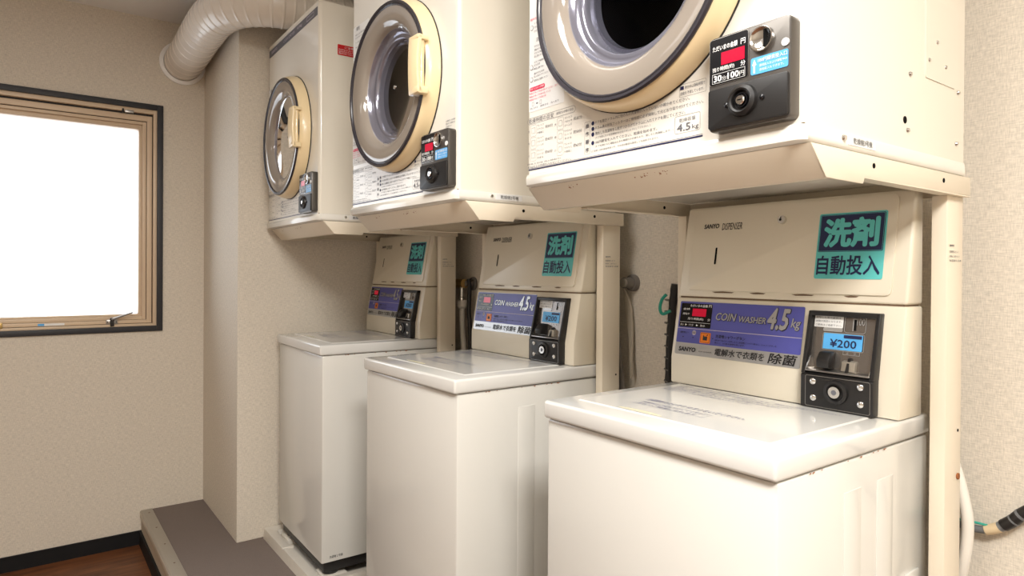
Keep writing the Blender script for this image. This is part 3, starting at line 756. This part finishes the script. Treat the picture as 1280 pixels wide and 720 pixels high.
def make_dryer(loc, rz, label, number):
    t = thing('coin_dryer', loc, rz, label, 'dryer', 'coin dryers above the washers')
    X0, X1, ZB, ZT, YFr, YBk = 0.004, 0.633, 0.026, 0.784, -0.006, 0.545
    cx, cz = 0.319, 0.343
    def B(mb, name, material, parent=None, **k):
        return mb.build(name, material, parent or t, **k)
    # cabinet, with a round opening in its front
    n = 64; Rr = 0.012
    angs, pts = rect_ring(X0, X1, ZB, ZT, cx, cz, n)
    m = MB(); vs = []; rings = []
    hole = [(cx + 0.222 * math.cos(a), YFr, cz + 0.222 * math.sin(a)) for a in angs]
    clampi = lambda p, i: (min(max(p[0], X0 + i), X1 - i), min(max(p[1], ZB), ZT - i * 0.3))
    for ins, y in ((Rr, YFr), (Rr * 0.5, YFr + Rr * 0.134), (Rr * 0.134, YFr + Rr * 0.5), (0, YFr + Rr), (0, YBk)):
        rings.append([(clampi(p, ins)[0], y, clampi(p, ins)[1]) for p in pts])
    vs = hole + [q for r_ in rings for q in r_]; fs = []
    for j in range(1, len(rings)):
        fs += [(n * j + k, n * j + (k + 1) % n, n * (j + 1) + (k + 1) % n, n * (j + 1) + k) for k in range(n)]
    fs.append(tuple(n * len(rings) + k for k in range(n)))
    m.add(vs, fs); B(m, 'cabinet', 'dryer', angle=40)
    m = MB(); m.add(hole + rings[0], [(k, (k + 1) % n, n + (k + 1) % n, n + k) for k in range(n)])
    fr = B(m, 'front_panel', 'front', smooth=False)
    # base trim
    m = MB()
    prof = [(0.004, 0.0), (-0.006, 0.003), (-0.0075, 0.010), (-0.0075, 0.019), (-0.004, 0.0255), (0.003, 0.026)]
    loop = []
    for o_, z in prof:
        loop.append([(X0 + o_ * 0.5, YFr + 0.010 + o_, z), (X0 + 0.010, YFr + o_, z), (X1 - 0.010, YFr + o_, z), (X1 - o_ * 0.5, YFr + 0.010 + o_, z), (X1 - o_ * 0.35, YBk, z), (X0 + o_ * 0.35, YBk, z)])
    q = 6; vs = [p for l in loop for p in l]; fs = []
    for j in range(len(loop) - 1):
        fs += [(j * q + k, j * q + (k + 1) % q, (j + 1) * q + (k + 1) % q, (j + 1) * q + k) for k in range(q)]
    fs.append(tuple(reversed(range(q)))); fs.append(tuple((len(loop) - 1) * q + k for k in range(q)))
    m.add(vs, fs); B(m, 'base_trim', 'front', angle=50)
    B(MB().box(X0 + 0.004, X1 - 0.002, YFr + 0.002, YBk - 0.004, 0.0250, 0.0272), 'trim_seam', 'gap')
    # top cap and name strip
    B(MB().box(X0, X1, YFr - 0.002, YBk, ZT - 0.004, ZT + 0.004), 'top_cap', 'dryer', bevel=0.003)
    FP = Plane(lambda a, b, d: (a, YFr - d, b))
    m = MB(); FP.rect(m, X0 + 0.012, 0.615, 0.738, 0.768, 0.0012, 0.002, 0.001); ns = B(m, 'name_strip', 'grey_ink', smooth=False)
    m = MB()
    FP.text(m, 'SANYO', 0.05, 0.13, 0.747, 0.758, 0.0018, bold=0.03); FP.text(m, 'COIN DRYER', 0.22, 0.36, 0.747, 0.758, 0.0018, shear=0.2)
    FP.text(m, '4.5kg', 0.39, 0.45, 0.747, 0.760, 0.0018, bold=0.02, shear=0.2); FP.outline(m, 0.50, 0.58, 0.745, 0.761, 0.002, 0.0018, 0.003)
    B(m, 'strip_lettering', 'line', ns, smooth=False)
    # ---- door
    C_ = (cx, YFr, cz)
    door = B(MB().lathe([(0.238, 0.0005), (0.238, -0.010), (0.2345, -0.026), (0.229, -0.0385), (0.2225, -0.0425), (0.212, -0.0425), (0.212, -0.01)], C_, 'y', 72), 'door', 'ring')
    B(MB().lathe([(0.2395, 0.001), (0.2395, -0.003), (0.2375, -0.003)], C_, 'y', 72), 'door_base_shade', 'seal', door)  # black ring putting the shadow line round the door's base into colour
    B(MB().lathe([(0.2255, -0.040), (0.2270, -0.0445), (0.2240, -0.0478), (0.2190, -0.0465), (0.2175, -0.0440), (0.2150, -0.0452), (0.2125, -0.0440), (0.2125, -0.036)], C_, 'y', 72), 'gasket', 'gasket', door)
    B(MB().lathe([(0.2130, -0.0430), (0.202, -0.0436), (0.188, -0.0425), (0.176, -0.0395), (0.167, -0.0345), (0.161, -0.0270), (0.158, -0.0180)], C_, 'y', 72), 'door_cover', 'cover', door, angle=80)
    B(MB().lathe([(0.1585, -0.020), (0.154, -0.010), (0.148, -0.004), (0.143, -0.003), (0.137, -0.006), (0.133, -0.002), (0.1305, 0.008), (0.129, 0.022)], C_, 'y', 72), 'glass_bowl', 'bowl', door, angle=80)
    B(MB().lathe([(0.1295, 0.020), (0.122, 0.016), (0.119, 0.030)], C_, 'y', 72), 'bowl_lip', 'bowl_in', door, angle=80)
    B(MB().lathe([(0.1575, -0.019), (0.13, -0.0145), (0.09, -0.0115), (0.045, -0.010), (0.0, -0.0095)], C_, 'y', 64), 'door_glass', 'doorglass', door, angle=80)
    B(MB().lathe([(0.0055, -0.0090), (0.005, -0.0125), (0.0, -0.0135)], C_, 'y', 12), 'centre_bolt', 'chrome', door)
    drum = B(MB().lathe([(0.205, 0.003), (0.205, 0.36), (0.0, 0.37)], C_, 'y', 48), 'drum', 'drum')
    m = MB()
    for r_ in (0.05, 0.08, 0.11, 0.14, 0.17):
        k_ = int(r_ * 160)
        for k in range(k_):
            a = 2 * math.pi * (k + 0.3 * r_) / k_
            m.disc((cx + r_ * math.cos(a), YFr + 0.366, cz + r_ * math.sin(a)), 0.0022, 'y', -0.006, 6)
    B(m, 'drum_holes', 'steel', drum, smooth=False)['kind'] = 'stuff'
    # door handle: a bowed plate held by two arms, open to the side
    hx0, hx1, hz0, hz1 = cx + 0.186, cx + 0.231, cz - 0.074, cz + 0.074
    pl = []
    m = MB()
    front_y = lambda z: YFr - 0.074 + 0.006 * ((z - cz) / 0.074) ** 2
    S = 8; vs = []; fs = []
    for k in range(S + 1):
        z = hz0 + (hz1 - hz0) * k / S
        bow = 0.006 * (1 - ((z - cz) / 0.074) ** 2)
        vs += [(hx0 + bow, front_y(z), z), (hx1 + 0.002, front_y(z) + 0.004, z), (hx1 + 0.002, front_y(z) + 0.015, z), (hx0 + bow, front_y(z) + 0.015, z)]
    for k in range(S):
        for j in range(4):
            fs.append((4 * k + j, 4 * k + (j + 1) % 4, 4 * k + 4 + (j + 1) % 4, 4 * k + 4 + j))
    fs += [(3, 2, 1, 0), (4 * S, 4 * S + 1, 4 * S + 2, 4 * S + 3)]
    m.add(vs, fs); hd = B(m, 'door_handle', 'ring', bevel=0.003)
    for za, zb in ((hz0, hz0 + 0.020), (hz1 - 0.014, hz1)):
        B(MB().box(hx0 + 0.004, hx1 + 0.002, YFr - 0.068, YFr - 0.036, za + 0.001, zb - 0.001), 'handle_arm', 'ring', hd, bevel=0.003)
    B(MB().box(hx0 + 0.004, hx0 + 0.012, YFr - 0.066, YFr - 0.038, hz0 + 0.01, hz1 - 0.01), 'handle_back', 'ring', hd, bevel=0.002)
    B(MB().lathe([(0.0085, hz0 + 0.020), (0.0085, hz1 - 0.014)], (hx1 - 0.012, YFr - 0.050, 0), 'z', 14), 'handle_latch', 'ring', hd)
    # ---- coin unit
    cxa, cxb, cza, czb = 0.4915, 0.6255, 0.0315, 0.1755
    m = MB(); FP.rect(m, cxa, cxb, cza, czb, 0.022, 0.008, 0.023); cu = B(m, 'coin_unit', 'unit_plate', bevel=0.0018)
    D = 0.0222
    m = MB(); FP.rect(m, 0.4935, 0.5590, 0.1030, 0.1725, D + 0.0008, 0.004, 0.001); B(m, 'display_panel', 'black_gloss', cu, smooth=False)
    m = MB(); FP.outline(m, 0.4927, 0.5598, 0.1022, 0.1733, 0.0008, D + 0.0006, 0.0045); B(m, 'panel_edge', 'chrome', cu, smooth=False)
    m = MB(); FP.rect(m, 0.5140, 0.5540, 0.1310, 0.1500, D + 0.0014, 0.0005); B(m, 'display', 'red', cu, smooth=False)
    m = MB()
    FP.text(m, 'ただいまの金額', 0.4990, 0.5420, 0.1535, 0.1620, D + 0.0016, bold=0.02); FP.text(m, '円', 0.5475, 0.5555, 0.1535, 0.1620, D + 0.0016, bold=0.02)
    B(m, 'amount_lettering', 'white_ink', cu, smooth=False); m = MB()
    FP.text(m, '残り時間(約)', 0.4990, 0.5370, 0.1215, 0.1292, D + 0.0016, bold=0.01); FP.text(m, '分', 0.5475, 0.5555, 0.1215, 0.1292, D + 0.0016, bold=0.01)
    B(m, 'time_lettering', 'white_ink', cu, smooth=False); m = MB()
    FP.outline(m, 0.4985, 0.5550, 0.1052, 0.1195, 0.0005, D + 0.0016)
    FP.text(m, '30', 0.5010, 0.5155, 0.1072, 0.1170, D + 0.0016, bold=0.03); FP.text(m, '分/', 0.5160, 0.5245, 0.1074, 0.1140, D + 0.0016)
    FP.text(m, '100', 0.5255, 0.5450, 0.1072, 0.1170, D + 0.0016, bold=0.03); FP.text(m, '円', 0.5460, 0.5535, 0.1074, 0.1145, D + 0.0016)
    B(m, 'display_lettering', 'white_ink', cu, smooth=False)
    m = MB()
    B(MB().lathe([(0.0185, YFr - 0.0215), (0.0182, YFr - 0.0280), (0.0168, YFr - 0.0282), (0.0150, YFr - 0.0258), (0.010, YFr - 0.0236), (0.0, YFr - 0.0228)], (0.582, 0, 0.1515), 'y', 28), 'coin_slot_cup', 'chrome', cu)
    m = MB(); FP.rect(m, 0.5855, 0.5882, 0.1390, 0.1640, 0.0262, 0.001, 0.004); B(m, 'coin_slot', 'dark', cu, smooth=False)
    m = MB(); FP.circle(m, 0.6175, 0.1375, 0.0056, D + 0.0018, 18, 0.002); B(m, 'return_button', 'white', cu)
    m = MB(); FP.rect(m, 0.5640, 0.6220, 0.1030, 0.1275, D + 0.0008, 0.003); B(m, 'insert_label', 'blue', cu, smooth=False)
    m = MB()
    FP.text(m, '100円硬貨投入口', 0.5760, 0.6205, 0.1190, 0.1252, D + 0.0014, bold=0.005)
    FP.text(m, '連続投入および運転中の', 0.5780, 0.6205, 0.1125, 0.1165, D + 0.0014)
    FP.text(m, '追加投入もできます。', 0.5780, 0.6160, 0.1065, 0.1105, D + 0.0014)
    FP.poly(m, [(0.5685, 0.1050), (0.5715, 0.1050), (0.5715, 0.1165), (0.5735, 0.1165), (0.5700, 0.1250), (0.5665, 0.1165), (0.5685, 0.1165)], D + 0.0014)
    B(m, 'label_lettering', 'white_ink', cu, smooth=False)
    m = MB(); FP.rect(m, 0.4930, 0.6235, 0.0355, 0.0960, D + 0.0040, 0.004, 0.005); B(m, 'cash_door', 'black', cu, bevel=0.0012)
    B(MB().lathe([(0.0240, YFr - 0.0255), (0.0225, YFr - 0.0315), (0.0175, YFr - 0.0345), (0.0150, YFr - 0.0330), (0.0138, YFr - 0.0270), (0.0100, YFr - 0.0270)], (0.5535, 0, 0.0690), 'y', 32), 'lock_bezel', 'black', cu)
    B(MB().lathe([(0.0112, YFr - 0.0265), (0.0108, YFr - 0.0320), (0.0095, YFr - 0.0320), (0.0090, YFr - 0.0280)], (0.5535, 0, 0.0690), 'y', 24), 'lock_collar', 'black_gloss', cu)
    B(MB().lathe([(0.0075, YFr - 0.0265), (0.0072, YFr - 0.0335), (0.0060, YFr - 0.0350), (0.0, YFr - 0.0350)], (0.5535, 0, 0.0690), 'y', 20), 'lock', 'chrome', cu)
    m = MB(); FP.rect(m, 0.5500, 0.5570, 0.0682, 0.0698, 0.0354); B(m, 'keyhole', 'dark', cu, smooth=False)
    for a in (0.5265, 0.5850):
        B(MB().lathe([(0.0036, YFr - 0.0255), (0.0034, YFr - 0.0285), (0.0, YFr - 0.0300)], (a, 0, 0.0675), 'y', 10), 'stud', 'black_gloss', cu)
    # ---- printed instructions
    e = 0.0006
    sheet = B((lambda q_: (FP.rect(q_, 0.003 + 0.010, 0.128, 0.160, 0.600, 0.0005, 0.004), q_)[1])(MB()), 'caution_sheet', 'white', smooth=False)
    m = MB(); e2 = 0.0011
    rows = [('警告', 0.585, .012), ('感電や火災の恐れがあります', .570, .006), ('水をかけないでください', .560, .006), ('アース線を接続してください', .545, .006), ('分解・改造をしない', .53, .006),
            ('ガソリンや油の付いた衣類は', .500, .006), ('乾燥しないでください', .490, .006), ('故障や火災の原因になります', .480, .006), ('異常音や異臭のときは使わない', .455, .006), ('すぐに係員へご連絡ください', .445, .006),
            ('ドラムが完全に止まるまで', .345, .005), ('手などを入れないでください', .3365, .005), ('けがの恐れがあります', .3280, .005),
            ('注意', .307, .009), ('やけどの恐れがあります', .296, .0045), ('運転中や運転後は', .288, .0045), ('ガラスに触れない', .281, .0045), ('扉に乗らない', .274, .0045),
            ('ボタンや金属が熱く', .262, .0045), ('なります', .2555, .0045), ('無理に開けない', .248, .0045), ('縮みやすい衣類', .238, .0045), ('は入れないでください', .2315, .0045), ('硬貨をご用意ください', .223, .0045)]
    for s, z, h in rows:
        lim = cx - math.sqrt(max(0.240 ** 2 - (z - cz) ** 2, 0)) if abs(z - cz) < 0.240 else 0.12
        a = 0.030 if h < 0.008 else 0.036
        hh = h
        if lim - a > 0.012: FP.line(m, s[:max(2, int((lim - a) / (hh * 0.98)))], a, z, hh, e2)
    for z in (0.495, 0.337, 0.252, 0.226):
        FP.circle(m, 0.0215, z + 0.003, 0.0055, e2, 14)
    B(m, 'caution_lettering', 'grey_ink', sheet, smooth=False)
    m = MB()
    for z in (0.495, 0.337, 0.252, 0.226):
        FP.circle(m, 0.0215, z + 0.003, 0.0045, e2 + 0.0003, 14)
    B(m, 'caution_symbol', 'white', sheet, smooth=False)
    m = MB(); FP.rect(m, 0.0155, 0.0665, 0.2040, 0.2125, e2, 0.004)
    B(m, 'pink_heading', 'pink', sheet, smooth=False); m = MB(); FP.text(m, '運転中の注意', 0.016, 0.040, 0.355, 0.361, e2); B(m, 'pink_note', 'pink', sheet, smooth=False); m = MB()
    for z, wd in ((0.1975, 0.092), (0.1905, 0.07), (0.1838, 0.055)):
        FP.text(m, '毎回必ず糸くずを取り除いてください。目づまりで'[:int(wd / 0.0046)], 0.0155, 0.0155 + wd, z, z + 0.0042, e2)
    B(m, 'pink_lettering', 'pink', sheet, smooth=False)
    m = MB(); FP.text(m, '排気フィルターの掃除', 0.018, 0.064, 0.2058, 0.2108, e2 + 0.0005)
    B(m, 'white_lettering', 'white_ink', sheet, smooth=False)
    m = MB()
    for k in range(3): FP.text(m, ('押して外す', '掃除する', '元へ戻す')[k], 0.018 + 0.034 * k, 0.044 + 0.034 * k, 0.1650, 0.1690, e2)
    FP.rect(m, 0.038, 0.044, 0.1742, 0.1768, e2)
    FP.outline(m, 0.024, 0.030, 0.1715, 0.1800, 0.0005, e2); FP.outline(m, 0.050, 0.056, 0.1715, 0.1800, 0.0005, e2)
    B(m, 'filter_diagram', 'grey_ink', sheet, smooth=False)
    # time table
    m = MB()
    FP.outline(m, 0.0085, 0.1620, 0.1335, 0.1470, 0.0006, e, 0.0065)
    FP.text(m, '乾燥時間の目安', 0.0130, 0.0950, 0.1352, 0.1455, e); FP.text(m, '(標準的な衣類の場合)', 0.1030, 0.1560, 0.1372, 0.1435, e)
    cl = [['Tシャツ', 'ブラウス', '作業着上'], ['Yシャツ', 'パジャマ', 'ジーンズ'], ['ワイシャツ', 'シーツ', 'タオル']]
    for r in range(3):
        for c in range(2):
            xa = 0.0085 + c * 0.088; zt = 0.131 - 0.0265 * r
            FP.outline(m, xa + 0.010, xa + 0.030, zt - 0.0245, zt, 0.0004, e, 0.003)
            FP.outline(m, xa + 0.014, xa + 0.026, zt - 0.018, zt - 0.006, 0.0005, e, 0.004 if c else 0.001)
            for k in range(3):
                FP.text(m, cl[(r + c) % 3][k], xa + 0.033, xa + 0.055, zt - 0.0065 - 0.0075 * k, zt - 0.0020 - 0.0075 * k, e)
            FP.text(m, '約%d分' % (30 + 15 * r + 5 * c), xa + 0.060, xa + 0.084, zt - 0.0140, zt - 0.0070, e)
            FP.text(m, '大中小'[r], xa + 0.002, xa + 0.0075, zt - 0.015, zt - 0.009, e)
    FP.text(m, '衣類の種類、量、脱水の程度、室温により時間は異なります。', 0.0085, 0.120, 0.0465, 0.0500, e)
    FP.text(m, '4.5kg以上の衣類を入れないでください。', 0.0110, 0.150, 0.0390, 0.0445, e)
    B(m, 'time_table_lettering', 'grey_ink', fr, smooth=False)
    # operating steps
    m = MB()
    FP.outline(m, 0.1885, 0.2040, 0.0445, 0.1070, 0.0004, e, 0.002)
    for k in range(4): FP.text(m, '操作順序'[k], 0.1915, 0.2010, 0.0945 - 0.0155 * k, 0.1035 - 0.0155 * k, e, bold=0.01)
    steps = [(0.2185, 0.4380, 0.0985, 0.1045, 'ドアを開きドラム内に他の人の洗濯物が入っていないか確かめてください。', 0.0),
             (0.2185, 0.4650, 0.0880, 0.0940, 'ドラム奥の排気フィルターはご使用前に必ず掃除して元どおり取り付けてください。', 0.0),
             (0.2185, 0.4300, 0.0775, 0.0835, '脱水した洗濯物を１枚ずつひろげてドラムに入れてドアを閉じてください。', 0.0),
             (0.2185, 0.3550, 0.0700, 0.0745, '(ドアを閉じるとき洗濯物がはさまらないようにしてください。)', -0.004),
             (0.2185, 0.3700, 0.0610, 0.0668, '100円硬貨を入れてください。乾燥を始めます。', 0.0),
             (0.2185, 0.4050, 0.0535, 0.0580, '(ドアを開けると運転は止まり時間だけが減ります。閉じると再運転します。)', -0.004),
             (0.2080, 0.3750, 0.0455, 0.0500, '(ご注意) 100円硬貨専用です。その他の硬貨は使用しても返却されません。', -0.004)]
    for xa, xb, za, zb, s, bd in steps:
        FP.text(m, s, xa, xb, za, zb, e, bold=bd)
    FP.outline(m, 0.4080, 0.4590, 0.0470, 0.0760, 0.0005, e, 0.003)
    FP.text(m, '乾燥容量', 0.4170, 0.4500, 0.0650, 0.0715, e); FP.text(m, '4.5', 0.4125, 0.4400, 0.0500, 0.0625, e, bold=0.015); FP.text(m, 'kg', 0.4430, 0.4560, 0.0490, 0.0580, e)
    FP.outline(m, 0.4170, 0.4700, 0.1060, 0.1270, 0.0004, e, 0.002)
    FP.text(m, '表示中は運転時間で', 0.4280, 0.4680, 0.1180, 0.1235, e); FP.text(m, '変動を予測しています。', 0.4190, 0.4660, 0.1090, 0.1145, e)
    B(m, 'operating_steps_lettering', 'grey_ink', fr, smooth=False)
    m = MB()
    for za, zb in ((0.0980, 0.1045), (0.0875, 0.0940), (0.0770, 0.0835), (0.0605, 0.0670)):
        FP.circle(m, 0.2115, (za + zb) / 2, 0.0040, e, 14)
    FP.rect(m, 0.4185, 0.4260, 0.1180, 0.1240, e)
    FP.rect(m, 0.013, 0.4640, 0.0345, 0.0372, e); FP.rect(m, 0.013, 0.4640, 0.0385, 0.0391, e)
    B(m, 'navy_print', 'navy', fr, smooth=False)
    # ---- right-hand side: cover plate, screws, hole, number label
    SP = Plane(lambda a, b, d: (X1 + d, a, b))
    m = MB(); SP.rect(m, 0.376, 0.500, 0.157, 0.300, 0.0016, 0.004, 0.0016); B(m, 'side_cover', 'dryer', smooth=False)
    for a, b in ((0.421, 0.226), (0.389, 0.189), (0.458, 0.189), (0.318, 0.152), (0.311, 0.057), (0.516, 0.153), (0.510, 0.058)):
        m = MB(); SP.circle(m, a, b, 0.0042, 0.0034, 12, 0.003, 0.003); B(m, 'screw', 'chrome')
    m = MB(); SP.circle(m, 0.301, 0.073, 0.0062, 0.0008, 16, 0.0008); B(m, 'side_hole', 'dark')
    SP2 = Plane(lambda a, b, d: (X1 + 0.0032 + d, a, b))
    for a in (0.094,):
        m = MB(); SP2.circle(m, a, 0.0165, 0.0050, 0.0040, 12, 0.004, 0.0038); B(m, 'screw', 'chrome')
    m = MB(); SP2.rect(m, 0.108, 0.192, 0.0085, 0.0235, 0.0008, 0.0, 0.001); nl = B(m, 'number_label', 'white', smooth=False)
    m = MB(); SP2.text(m, '乾燥機%d号機' % number, 0.122, 0.180, 0.0110, 0.0205, 0.0016); B(m, 'number_lettering', 'ink', nl, smooth=False)
    if number == 2:
        m = MB()
        for k in range(3): FP.text(m, ('お客様へのお願い', '硬貨をご確認の上', 'ご利用下さい')[k], 0.578, (0.624, 0.622, 0.608)[k], 0.1985 - 0.007 * k, 0.2030 - 0.007 * k, 0.0006)
        B(m, 'note_lettering', 'grey_ink', fr, smooth=False)
    if number != 1:
        return t
    m = MB(); SP.rect(m, 0.062, 0.150, 0.604, 0.642, 0.0010, 0.003, 0.001); wl = B(m, 'warning_label', 'red_label', smooth=False)
    m = MB(); SP.text(m, 'ご注意', 0.088, 0.124, 0.630, 0.638, 0.0016)
    for k in range(3): SP.text(m, '運転中は手を入れないでください'[k:], 0.066, 0.146, 0.6080 + 0.0068 * k, 0.6130 + 0.0068 * k, 0.0016)
    B(m, 'warning_lettering', 'white_ink', wl, smooth=False)
    return t
DLAB = {3: 'largest cream coin dryer in view, at the row end away from the window',
        2: 'middle cream coin dryer with yellowish door ring and handle',
        1: 'cream coin dryer beside the pillar, with a red warning label, under the ribbed duct'}
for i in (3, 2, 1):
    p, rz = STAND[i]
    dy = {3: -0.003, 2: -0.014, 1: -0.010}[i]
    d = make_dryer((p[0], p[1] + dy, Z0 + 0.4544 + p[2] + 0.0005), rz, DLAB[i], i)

# ================================================================== exhaust duct
dt = thing('exhaust_duct', (XW, -0.258, Z0 + 1.30), 0, 'beige ribbed exhaust duct curving out of the window wall past the pillar', 'duct')
path = spline([(0.012, 0, 0), (0.22, 0.0, 0.006), (0.47, 0.0, 0.022), (0.66, 0.010, 0.034), (0.80, 0.055, 0.040), (0.885, 0.150, 0.042), (0.915, 0.28, 0.044), (0.92, 0.42, 0.046), (0.92, 0.55, 0.046)], 40)
def resample(P, step):
    out = [P[0]]; acc = 0.0
    for a, b in zip(P, P[1:]):
        d = (b - a).length
        while acc + d >= step:
            a = a + (b - a) * ((step - acc) / d); out.append(a.copy())
            d = (b - a).length; acc = 0.0
        acc += d
    return out
path = resample(path, 0.0025)
L_ = [0.0025 * k for k in range(len(path))]
rad = []
for s in L_:                                     # ribs stand wider apart where the duct leaves the wall
    f_ = (s / 0.068 if s < 0.476 else 7.0 + (s - 0.476) / 0.038) % 1.0
    rad.append(0.0850 + 0.0026 * math.exp(-((f_ - 0.5) / (0.045 if s < 0.476 else 0.07)) ** 2))
MB().tube(path, rad, 40).build('ribbed_tube', 'duct', dt, angle=60)
MB().lathe([(0.105, 0.0), (0.105, 0.010), (0.098, 0.014), (0.088, 0.015), (0.084, 0.010)], (0, 0, 0), 'x', 48, True, False).build('wall_flange', 'flange', dt)
end = [(0.92, 0.54, 0.046), (0.92, 0.63, 0.046), (0.92, 0.67, 0.03), (0.92, 0.69, -0.005), (0.92, 0.69, -0.0515)]
MB().tube(spline(end, 8), 0.0875, 40).build('end_elbow', 'duct', dt, angle=60)

# ================================================================== pipes and hoses behind the machines
def Wp(x, y, z): return (x, y, z + Z0)
# wall outlet and hanging hoses between the middle and the nearest machines
t = thing('wall_outlet', Wp(-0.322, YB, 0.240), 0, 'round dark pipe outlet on the wall behind the middle stand post', 'pipe outlet')
MB().lathe([(0.026, 0.0), (0.026, -0.010), (0.022, -0.016), (0.017, -0.016), (0.016, -0.045)], (0, 0, 0), 'y', 24).build('flange', 'grey_hose', t)
MB().lathe([(0.014, 0), (0.014, -0.05), (0.0, -0.05)], (0, 0, 0), 'y', 20).build('pipe_stub', 'nosing', t)
tag(MB().tube(spline([Wp(-0.345, 0.565, 0.235), Wp(-0.343, 0.57, 0.14), Wp(-0.330, 0.575, 0.02), Wp(-0.318, 0.58, -0.10), Wp(-0.31, 0.58, -0.40)], 8), 0.009, 10).build('drain_hose', 'grey_hose'),
    'dark grey hose hanging beside the vinyl strip in the wall gap', 'hose')
tag(MB().tube(spline([Wp(-0.365, 0.585, 0.20), Wp(-0.36, 0.59, 0.05), Wp(-0.345, 0.59, -0.05), Wp(-0.335, 0.59, -0.40)], 8), 0.011, 10).build('supply_hose', 'hose'),
    'pale hose running down close to the middle stand post', 'hose')
b_ = MB()
pts = [(-0.345, 0.225), (-0.330, 0.20), (-0.318, 0.165), (-0.311, 0.11), (-0.308, 0.05), (-0.306, 0.010), (-0.300, -0.03), (-0.306, -0.05), (-0.312, -0.01), (-0.318, 0.05), (-0.330, 0.10), (-0.345, 0.17)]
n = len(pts)
b_.add([Wp(x, 0.606 + 0.006 * math.sin(7 * i), z) for i, (x, z) in enumerate(pts)] + [Wp(x + 0.001, 0.612 + 0.006 * math.sin(7 * i), z) for i, (x, z) in enumerate(pts)],
       [tuple(range(n)), tuple(reversed(range(n, 2 * n)))] + [(i, n + i, n + (i + 1) % n, (i + 1) % n) for i in range(n)])
tag(b_.build('vinyl_strip', 'bag'), 'thin crumpled beige vinyl strip hanging on the wall gap', 'strip')
# taped cable beside the nearest washer
cab = thing('wrapped_cable', Wp(-0.155, 0.60, -0.40), 0, 'black taped cable bundle hanging on the wall beside the green wire loop', 'cable')
pp = spline([(-0.003, 0.0, 0.0), (-0.004, 0.0, 0.30), (-0.001, 0.0, 0.45), (0.006, 0.0, 0.56), (0.016, 0.0, 0.64)], 12)
MB().tube(pp, [0.0115 + 0.0006 * math.sin(i * 1.3) for i in range(len(pp))], 10).build('sleeve', 'black', cab)
for k in range(9):
    z = 0.33 + 0.033 * k
    MB().tube([(-0.006, -0.001, z - 0.002), (-0.0055, -0.001, z + 0.0005)], 0.0124, 10).build('tape_edge', 'grey_hose', cab)
tag(MB().tube(spline([Wp(-0.150, 0.575, 0.21), Wp(-0.163, 0.572, 0.195), Wp(-0.168, 0.57, 0.17), Wp(-0.158, 0.57, 0.155), Wp(-0.135, 0.575, 0.165)], 8), 0.0045, 8).build('green_wire', 'green'),
    'short green wire loop on top of the black taped cable', 'wire')
# tap between the farthest and the middle machines
tp = thing('water_tap', Wp(-1.240, YB, 0.222), 0, 'brass water tap on the dark wall behind the stand posts', 'tap')
MB().lathe([(0.028, 0.0), (0.028, -0.006), (0.018, -0.010)], (0.03, 0, 0), 'y', 24).build('rosette', 'grey_hose', tp)
MB().tube([(0.03, 0.0, 0), (0.03, -0.045, 0)], 0.012, 12).build('inlet', 'grey_hose', tp)
MB().lathe([(0.019, -0.035), (0.019, 0.035)], (-0.005, -0.045, 0), 'x', 16, True, True).build('valve_body', 'brass', tp)
MB().lathe([(0.010, -0.012), (0.010, -0.055), (0.013, -0.058), (0.013, -0.072)], (0.008, -0.045, 0), 'z', 16).build('spout', 'chrome', tp)
MB().lathe([(0.021, -0.070), (0.022, -0.095), (0.014, -0.105)], (0.010, -0.045, 0), 'z', 16, True, True).build('hose_nut', 'hose', tp)
tag(MB().tube(spline([Wp(-1.230, 0.585, 0.125), Wp(-1.230, 0.585, 0.07), Wp(-1.224, 0.585, 0.01), Wp(-1.214, 0.585, -0.06), Wp(-1.198, 0.585, -0.35)], 8), 0.012, 12).build('supply_hose', 'hose'),
    'beige supply hose hanging below the brass tap', 'hose')
tag(MB().tube(spline([Wp(-1.205, 0.60, 0.24), Wp(-1.196, 0.60, 0.20), Wp(-1.20, 0.60, 0.10), Wp(-1.19, 0.60, 0.02), Wp(-1.185, 0.60, -0.30)], 8), 0.009, 10).build('power_cable', 'black'),
    'black cable on the wall between the brass tap and the middle washer', 'cable')
# right end of the row
tag(MB().tube(spline([Wp(0.535, 0.585, 0.02), Wp(0.550, 0.585, -0.08), Wp(0.567, 0.58, -0.135), Wp(0.580, 0.575, -0.19), Wp(0.581, 0.575, -0.23), Wp(0.576, 0.575, -0.28), Wp(0.564, 0.58, -0.33), Wp(0.53, 0.585, -0.42), Wp(0.49, 0.59, -0.55)], 8), 0.0105, 14).build('drain_hose', 'hose'),
    'white hose bowing out over the grey conduit on the wall', 'hose')
cd = thing('wall_conduit', Wp(0.52, 0.612, -0.222), 0, 'grey conduit with beige and black tape rising along the wall', 'conduit')
q_ = spline([(0.0, 0, 0.0), (0.06, 0, -0.002), (0.09, 0, 0.006), (0.12, -0.002, 0.030), (0.155, -0.004, 0.066), (0.30, -0.005, 0.18)], 10)
MB().tube(q_[:18], 0.0072, 12).build('conduit_pipe', 'conduit', cd)
MB().tube(q_[16:25], 0.0098, 12).build('beige_wrap', 'tape', cd)
MB().tube(q_[23:27], 0.0095, 12).build('grey_wrap', 'conduit', cd)
MB().tube(q_[26:], 0.0110, 12).build('black_wrap', 'black', cd)
for k in (31, 36):
    MB().tube(q_[k:k + 2], 0.0114, 12).build('tape_band', 'conduit', cd)
tag(MB().tube(spline([Wp(0.52, 0.598, -0.206), Wp(0.555, 0.600, -0.210), Wp(0.585, 0.606, -0.210), Wp(0.612, 0.612, -0.212)], 6), 0.0025, 8).build('ground_wire', 'green'),
    'thin green wire lying above the grey conduit', 'wire')
